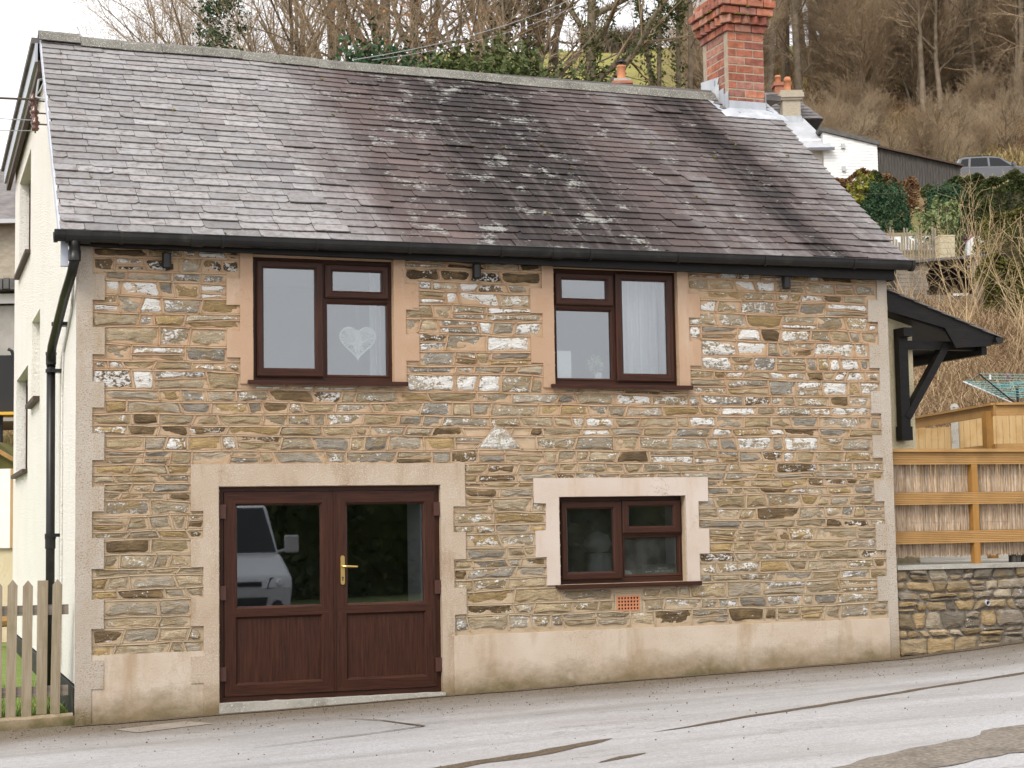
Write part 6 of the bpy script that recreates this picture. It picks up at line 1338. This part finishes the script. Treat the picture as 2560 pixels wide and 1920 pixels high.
b = MB(); b.lathe(L(-.6, 2.3, 4.2), [(.20, 0), (.17, .1), (.16, .5), (.19, .52), (.17, .66), (.10, .74), (.10, .5)], 12); b.build('chimney_pot', 'terracotta', wh, smooth=True)
b = MB(); lbox(b, L, -.75, -.02, 5.0, 5.7, 3.6, 5.25); lbox(b, L, -.82, .05, 4.93, 5.77, 5.25, 5.42); b.build('chimney', 'far_brick', wh); b = MB(); b.lathe(L(-.55, 5.35, 5.42), [(.16, 0), (.14, .3), (.17, .32), (.12, .42), (.1, .3)], 12); b.build('chimney_pot', 'terracotta', wh, smooth=True)
for z_ in (.95, -.1): b = MB(); lbox(b, L, 1.35, 1.52, -.12, -.02, z_, z_ + .22); b.build('wall_lamp', 'pvc_grey', wh)
b = MB(); lbox(b, L, .95, 1.9, -.03, .0, -1.2, -.72); b.build('window', 'weathered', wh); b = MB(); lbox(b, L, 1.02, 1.83, -.04, -.03, -1.2, -.8); b.build('pane', 'car_glass', wh)
sf = thing('dark_shed_fence', L(4, 0, 0), 'long low black-boarded shed running down from the white house', 'shed')
for i in range(30):
    x = 3.05 + i * .125; t_ = 1.0 - (x - 3.05) * .24; b = MB(); lbox(b, L, x, x + .115, .1, .14, -1.2, t_ - .03); b.build('board', 'dark_timber', sf)
b = MB(); b.mesh([L(3.0, -.1, 1.06), L(6.9, -.1, .10), L(6.9, 2.5, .10), L(3.0, 2.5, 1.06), L(3.0, -.1, .98), L(6.9, -.1, .02), L(6.9, 2.5, .02), L(3.0, 2.5, .98)], [(0,1,2,3),(7,6,5,4),(0,4,5,1),(1,5,6,2),(2,6,7,3),(3,7,4,0)]); b.build('roof', 'brown_board', sf)
o, L = frame_at(1558, 300, 45); bh = thing('brick_chimney_house', o, 'red brick chimney with pot and cowl rising from a hidden house behind the ridge', 'house')
b = MB(); lbox(b, L, -.24, .24, 0, .5, -1.5, 1.08); lbox(b, L, -.28, .28, -.04, .54, 1.0, 1.06); b.build('chimney', 'far_brick', bh); b = MB(); lbox(b, L, -.22, .22, .02, .48, 1.08, 1.15); b.build('flaunching', 'concrete', bh)
b = MB(); b.lathe(L(0, .25, 1.14), [(.14, 0), (.12, .05), (.11, .34), (.13, .36), (.13, .40), (.09, .40)], 12); b.build('chimney_pot', 'terracotta', bh, smooth=True)
b = MB(); b.lathe(L(0, .25, 1.52), [(.03, 0), (.03, .1), (.15, .11), (.13, .15), (.001, .17)], 12); b.build('cowl', 'dark_metal', bh)
b = MB(); b.mesh([L(-5, -3, -2.3), L(4, -3, -2.3), L(4, .3, -.4), L(-5, .3, -.4), L(4, 3.6, -2.3), L(-5, 3.6, -2.3)], [(0,1,2,3),(3,2,4,5),(1,4,2),(0,3,5)]); b.build('roof', 'far_slate', bh); b = MB(); lbox(b, L, -4.8, 3.8, -2.7, 3.3, -7, -2.35); b.build('wall', 'far_stone', bh)
# ---- what shows past the gable on the left
o, L = frame_at(-40, 560, 38); nh = thing('neighbour_house', o, 'stone neighbour house with grey slate roof beyond the gable', 'house')
b = MB(); lbox(b, L, -6, .78, 0, 6, -2.5, .02); b.build('wall', 'far_stone', nh)
b = MB(); b.mesh([L(-6.2, -.35, 0.0), L(1.0, -.35, 0.0), L(.35, 2.2, 1.75), L(-6.2, 2.2, 1.75), L(1.0, 6.3, 0), L(-6.2, 6.3, 0)], [(0,1,2,3),(1,4,2),(3,2,4,5)]); b.build('roof', 'far_slate', nh); b = MB(); lbox(b, L, -6.2, 1.0, -.42, -.34, -.06, .03); b.build('gutter', 'pvc_grey', nh)
P = cone_pts(r_, 6000, 2.4, .95, .4); x, y = xy(-10, 33); bush('golden_conifer', -12, 33, P, .05, 'yellow_green', 'golden-green conifer by the neighbour house', 'shrub', 12, dz=1.55)
o, L = frame_at(0, 860, 31); gs = thing('block_outbuilding', o, 'concrete block outbuilding with corrugated roof beyond the gable', 'outbuilding')
b = MB(); lbox(b, L, -4, .6, .3, 3, -1.4, .75); b.build('wall', 'block', gs)
for i in range(24): x_ = -2.2 + i * .12; b = MB(); lbox(b, L, x_, x_ + .1, -.1, 3.2, 1.0 + .012 * (i % 2), 1.2 + .012 * (i % 2)); b.build('roof_sheet', 'felt', gs)
b = MB(); lbox(b, L, -4, .62, .2, .28, .78, .96); b.build('fascia', 'white_paint', gs)
o, L = frame_at(-20, 1035, 29); tr = thing('trampoline', o, 'garden trampoline with black net and yellow padding beyond the gable', 'trampoline')
b = MB(); lbox(b, L, -2.5, .36, .35, .37, .05, 1.05); b.build('net', 'net', tr); b = MB(); lbox(b, L, -2.5, .40, 0, .7, -.015, .035); b.build('padding', 'yellow_pad', tr)
b = MB(); b.tube([L(.18, .3, 1.15), L(.24, .3, 1.12), L(.34, .3, .8), L(.37, .3, .0), L(.37, .3, -.6)], .03, 8); b.build('net_pole', 'dark_metal', tr)
b = MB(); b.tube([L(-2.4, .2, .02), L(-2.4, .2, -.7)], .03, 6); b.build('leg', 'dark_metal', tr); b = MB(); b.tube([L(.1, .2, .02), L(.1, .2, -.7)], .03, 6); b.build('leg', 'dark_metal', tr)
o, L = frame_at(0, 1170, 27.2); ck = thing('coal_bunker', o, 'small timber lean-to with mossy sloping lid beyond the gable', 'bunker')
b = MB(); b.mesh([L(-1.6, 0, -1.2), L(.22, 0, -1.2), L(.22, 0, .12), L(-.1, 0, .42), L(-1.6, 0, .8), L(-1.6, 1, -1.2), L(.22, 1, -1.2), L(.22, 1, .12), L(-.1, 1, .42), L(-1.6, 1, .8)], [(0,1,2,3,4),(9,8,7,6,5),(0,5,6,1),(1,6,7,2),(2,7,8,3),(3,8,9,4)]); b.build('body', 'hedge_olive', ck); b = MB(); b.bar(L(.26, -.1, .12), L(-.8, -.1, .75), .06, .06); b.build('edge_board', 'deck_timber', ck)
o, L = frame_at(15, 1370, 26.4); wp = thing('white_panel_door', o, 'plain white panel in a pale timber frame beyond the gable', 'door')
b = MB(); lbox(b, L, -1, .06, 0, .03, 0, 1.24); b.build('panel', 'white_paint', wp); b = MB(); lbox(b, L, .062, .13, -.01, .04, 0, 1.24); b.build('frame', 'new_board', wp)
b = MB(); lbox(b, L, -3, .16, .06, .3, -1.6, -.001); tag(b.build('low_rendered_wall', 'roughcast_yellow'), 'yellowish rendered low wall under the white panel', 'wall')
b = MB(); p0 = at(-10, 1560, 24); b.tube([p0 + Vector((-.5, 0, 0)), p0 + Vector((.35, .2, .05))], .09, 8); tag(b.build('log', 'deck_timber'), 'short brown log lying behind the pickets', 'log')
# overhead lines
wire('overhead_wire', at(880, 150, 40), at(1500, -40, 70), .4, .010, 'cable_grey', 'overhead wire rising from behind the ridge to the trees')
wire('overhead_wire', at(930, 150, 40), at(1500, -18, 70), .4, .007, 'cable_grey', 'second fainter overhead wire rising from behind the ridge')
wire('overhead_wire', at(1880, 100, 85), at(2800, 175, 85), .4, .008, 'cable', 'thin line crossing in front of the hillside wood')
wire('overhead_wire', at(2080, 480, 48), at(2700, 360, 48), .5, .005, 'cable', 'thin line sagging past the parked car towards the cottage')

# ------------------------------------------------------------------ vehicles
def wheel(root, L, x, y, z, rad, side):
    d = (L(0, 1, 0) - L(0, 0, 0)); b = MB(); b.lathe(L(x, y, z), [(rad * .62, -.10), (rad * .9, -.11), (rad, -.07), (rad, .07), (rad * .9, .11), (rad * .62, .10)], 20, d); b.build('tyre', 'tyre', root, smooth=True)
    b = MB(); b.lathe(L(x, y, z), [(rad * .64, .09 * side), (rad * .58, .05 * side), (rad * .2, .075 * side), (.001, .08 * side)], 14, d); b.build('rim', 'chrome', root)
def vehicle(root, L, low, roofp, half, half_top, paint, wheels, rad, wins, belt):
    """low / roofp: side profiles (x, z) of the body and of the glasshouse; wins: side windows"""
    b = MB(); n = len(low); hw = lambda z: half * (0.94 + .06 * min(1, max(0, (z - .25) / .35)))
    V = [L(x, s_ * hw(z), z) for s_ in (-1, 1) for x, z in low]; b.mesh(V, [tuple(range(n)), tuple(reversed(range(n, 2*n)))] + [(i, (i+1) % n, (i+1) % n + n, i + n) for i in range(n)]); body = b.build('body', paint, root)
    md = body.modifiers.new('round', 'BEVEL'); md.width = .07; md.segments = 3; md.limit_method = 'ANGLE'; md.angle_limit = R(35)
    b = MB(); n = len(roofp); zt = max(z for x, z in roofp); wd = lambda z: half * .955 + (half_top - half * .955) * (z - belt) / (zt - belt)
    V = [L(x, s_ * wd(z), z) for s_ in (-1, 1) for x, z in roofp]; b.mesh(V, [tuple(range(n)), tuple(reversed(range(n, 2*n)))] + [(i, (i+1) % n, (i+1) % n + n, i + n) for i in range(n)]); gh_ = b.build('cabin', paint, root)
    md = gh_.modifiers.new('round', 'BEVEL'); md.width = .05; md.segments = 2; md.limit_method = 'ANGLE'; md.angle_limit = R(30)
    for s_ in (-1, 1):
        for q in wins: b = MB(); b.face([L(x, s_ * (wd(z) + .006), z) for x, z in q]); b.build('side_window', 'windscreen_dark', root)
        for (x, z) in wheels: wheel(root, L, x, s_ * (half - .10), z, rad, s_)
# silver van across the road: the door glass mirrors its front
VO = Vector((3.62, -11.6, road_z(3.6))); LV = lambda x, y, z: VO + Vector((y, -x, z * 1.13))      # x back along the van, y to its left
vn = thing('parked_van', VO, 'silver people carrier parked across the road, mirrored in the door glass', 'van')
vehicle(vn, LV, [(0.02, .30), (0, .62), (.08, .78), (.75, 1.04), (1.0, 1.10), (4.55, 1.10), (4.62, .9), (4.62, .30), (4.2, .24), (.3, .22)], [(.92, 1.08), (1.72, 1.80), (2.0, 1.86), (4.2, 1.86), (4.50, 1.70), (4.58, 1.08)], .93, .84, 'silver_paint', [(.82, .33), (3.75, .33)], .33,
        [[(1.35, 1.14), (2.2, 1.14), (2.2, 1.72), (1.85, 1.70)], [(2.3, 1.14), (3.3, 1.14), (3.3, 1.73), (2.3, 1.73)], [(3.4, 1.14), (4.45, 1.14), (4.35, 1.68), (3.4, 1.73)]], 1.08)
b = MB(); b.face([LV(.98, -.84, 1.115), LV(.98, .84, 1.115), LV(1.69, .76, 1.79), LV(1.69, -.76, 1.79)]); b.build('windscreen', 'windscreen_dark', vn); vn.children[-1].location += Vector((0, .012, .012))
for s_ in (-1, 1):
    b = MB(); b.mesh([LV(-.015, s_ * .48, .60), LV(.02, s_ * .88, .64), LV(.20, s_ * .935, .80), LV(.06, s_ * .55, .76), LV(.06, s_ * .48, .60), LV(.10, s_ * .86, .64), LV(.26, s_ * .9, .80), LV(.12, s_ * .55, .76)], [(0,1,2,3),(7,6,5,4),(0,4,5,1),(1,5,6,2),(2,6,7,3),(3,7,4,0)]); b.build('headlight', 'windscreen_dark', vn); vn.children[-1].location += Vector((0, .012, 0)); b = MB(); b.lathe(LV(.01, s_ * .70, .695), [(.001, .05), (.045, .045), (.06, .02), (.06, -.03)], 12, (0, 1, 0)); b.build('lamp', 'lamp_glass', vn)
    b = MB(); b.obox(LV(1.12, s_ * 1.14, 1.24), (1, 0, 0), (0, 1, 0), (0, 0, 1), .12, .06, .15); b.bar(LV(1.14, s_ * .88, 1.12), LV(1.13, s_ * 1.08, 1.16), .05, .05); o = b.build('wing_mirror', 'silver_paint', vn); md = o.modifiers.new('round', 'BEVEL'); md.width = .03; md.segments = 2
    b = MB(); b.lathe(LV(-.005, s_ * .66, .36), [(.001, -.02), (.07, -.02), (.09, .0)], 12, (0, -1, 0)); b.build('fog_lamp', 'dark_metal', vn)
b = MB(); b.mesh([LV(-.02, -.45, .32), LV(-.02, .45, .32), LV(-.02, .5, .48), LV(-.02, -.5, .48), LV(.05, -.45, .32), LV(.05, .45, .32), LV(.05, .5, .48), LV(.05, -.5, .48)], [(0,1,2,3),(7,6,5,4),(0,4,5,1),(1,5,6,2),(2,6,7,3),(3,7,4,0)]); b.build('lower_grille', 'dark_metal', vn)
b = MB(); b.box(VO.x - .40, VO.x + .40, VO.y - .03, VO.y + .02, VO.z + .73, VO.z + .80); b.build('upper_grille', 'dark_metal', vn)
# grey estate car on the track below the wood: roof and windows show over the hedge
co, LC0 = frame_at(2470, 474, 82.5); gc_ = thing('parked_car', co, 'grey estate car parked above the dark hedge', 'car'); LC = lambda x, y, z: LC0(x - 1.9, -y, z)
vehicle(gc_, LC, [(0.0, .35), (.02, .86), (.10, .95), (3.0, .98), (3.9, .90), (4.35, .70), (4.40, .30), (4.0, .2), (.3, .2)], [(.06, .94), (.34, 1.40), (.7, 1.50), (2.0, 1.52), (2.35, 1.46), (3.15, .97)], .87, .66, 'grey_paint', [(.8, .31), (3.45, .31)], .31,
        [[(.32, 1.0), (.75, 1.0), (.82, 1.40), (.50, 1.36)], [(.86, 1.0), (1.72, 1.0), (1.72, 1.44), (.93, 1.42)], [(1.82, 1.0), (2.85, .99), (2.32, 1.40), (1.82, 1.44)]], .94)
b = MB(); b.obox(LC(2.9, .98, 1.06), (1, 0, 0), (0, 1, 0), (0, 0, 1), .07, .08, .07); b.build('wing_mirror', 'grey_paint', gc_)
b = MB(); b.bar(LC(.7, .6, 1.54), LC(2.0, .6, 1.555), .03, .03); b.build('roof_rail', 'dark_metal', gc_); b = MB(); b.box(0, .01, 0, .01, 0, .01)
b = MB(); b.mesh([LC(-.01, .87, .62), LC(-.01, .6, .62), LC(-.01, .6, .9), LC(-.01, .87, .9)], [(0, 1, 2, 3)]); b.build('tail_light', 'red_lens', gc_)
# hedge bank on the far side of the road, dark in the door glass
hb = thing('roadside_hedge', (4, -20, 0), 'dark green roadside hedge behind the parked van', 'hedge')
r2 = np.random.RandomState(9); n = 26000; u = -26 + 60 * r2.rand(n); z = r2.rand(n) * 3.4 * (1 + .1 * np.sin(u)); P = np.stack([u, -19.6 - .8 * r2.rand(n) + .2 * np.sin(u * 3 + z * 2) - z * .12, z - .1], 1); leaves('foliage', P, .12, 'hedge_dark', hb, 4)
b = MB(); b.box(-26, 34, -21.6, -20.2, -.2, 3.0); b.build('dense_core', 'hedge_dark', hb)
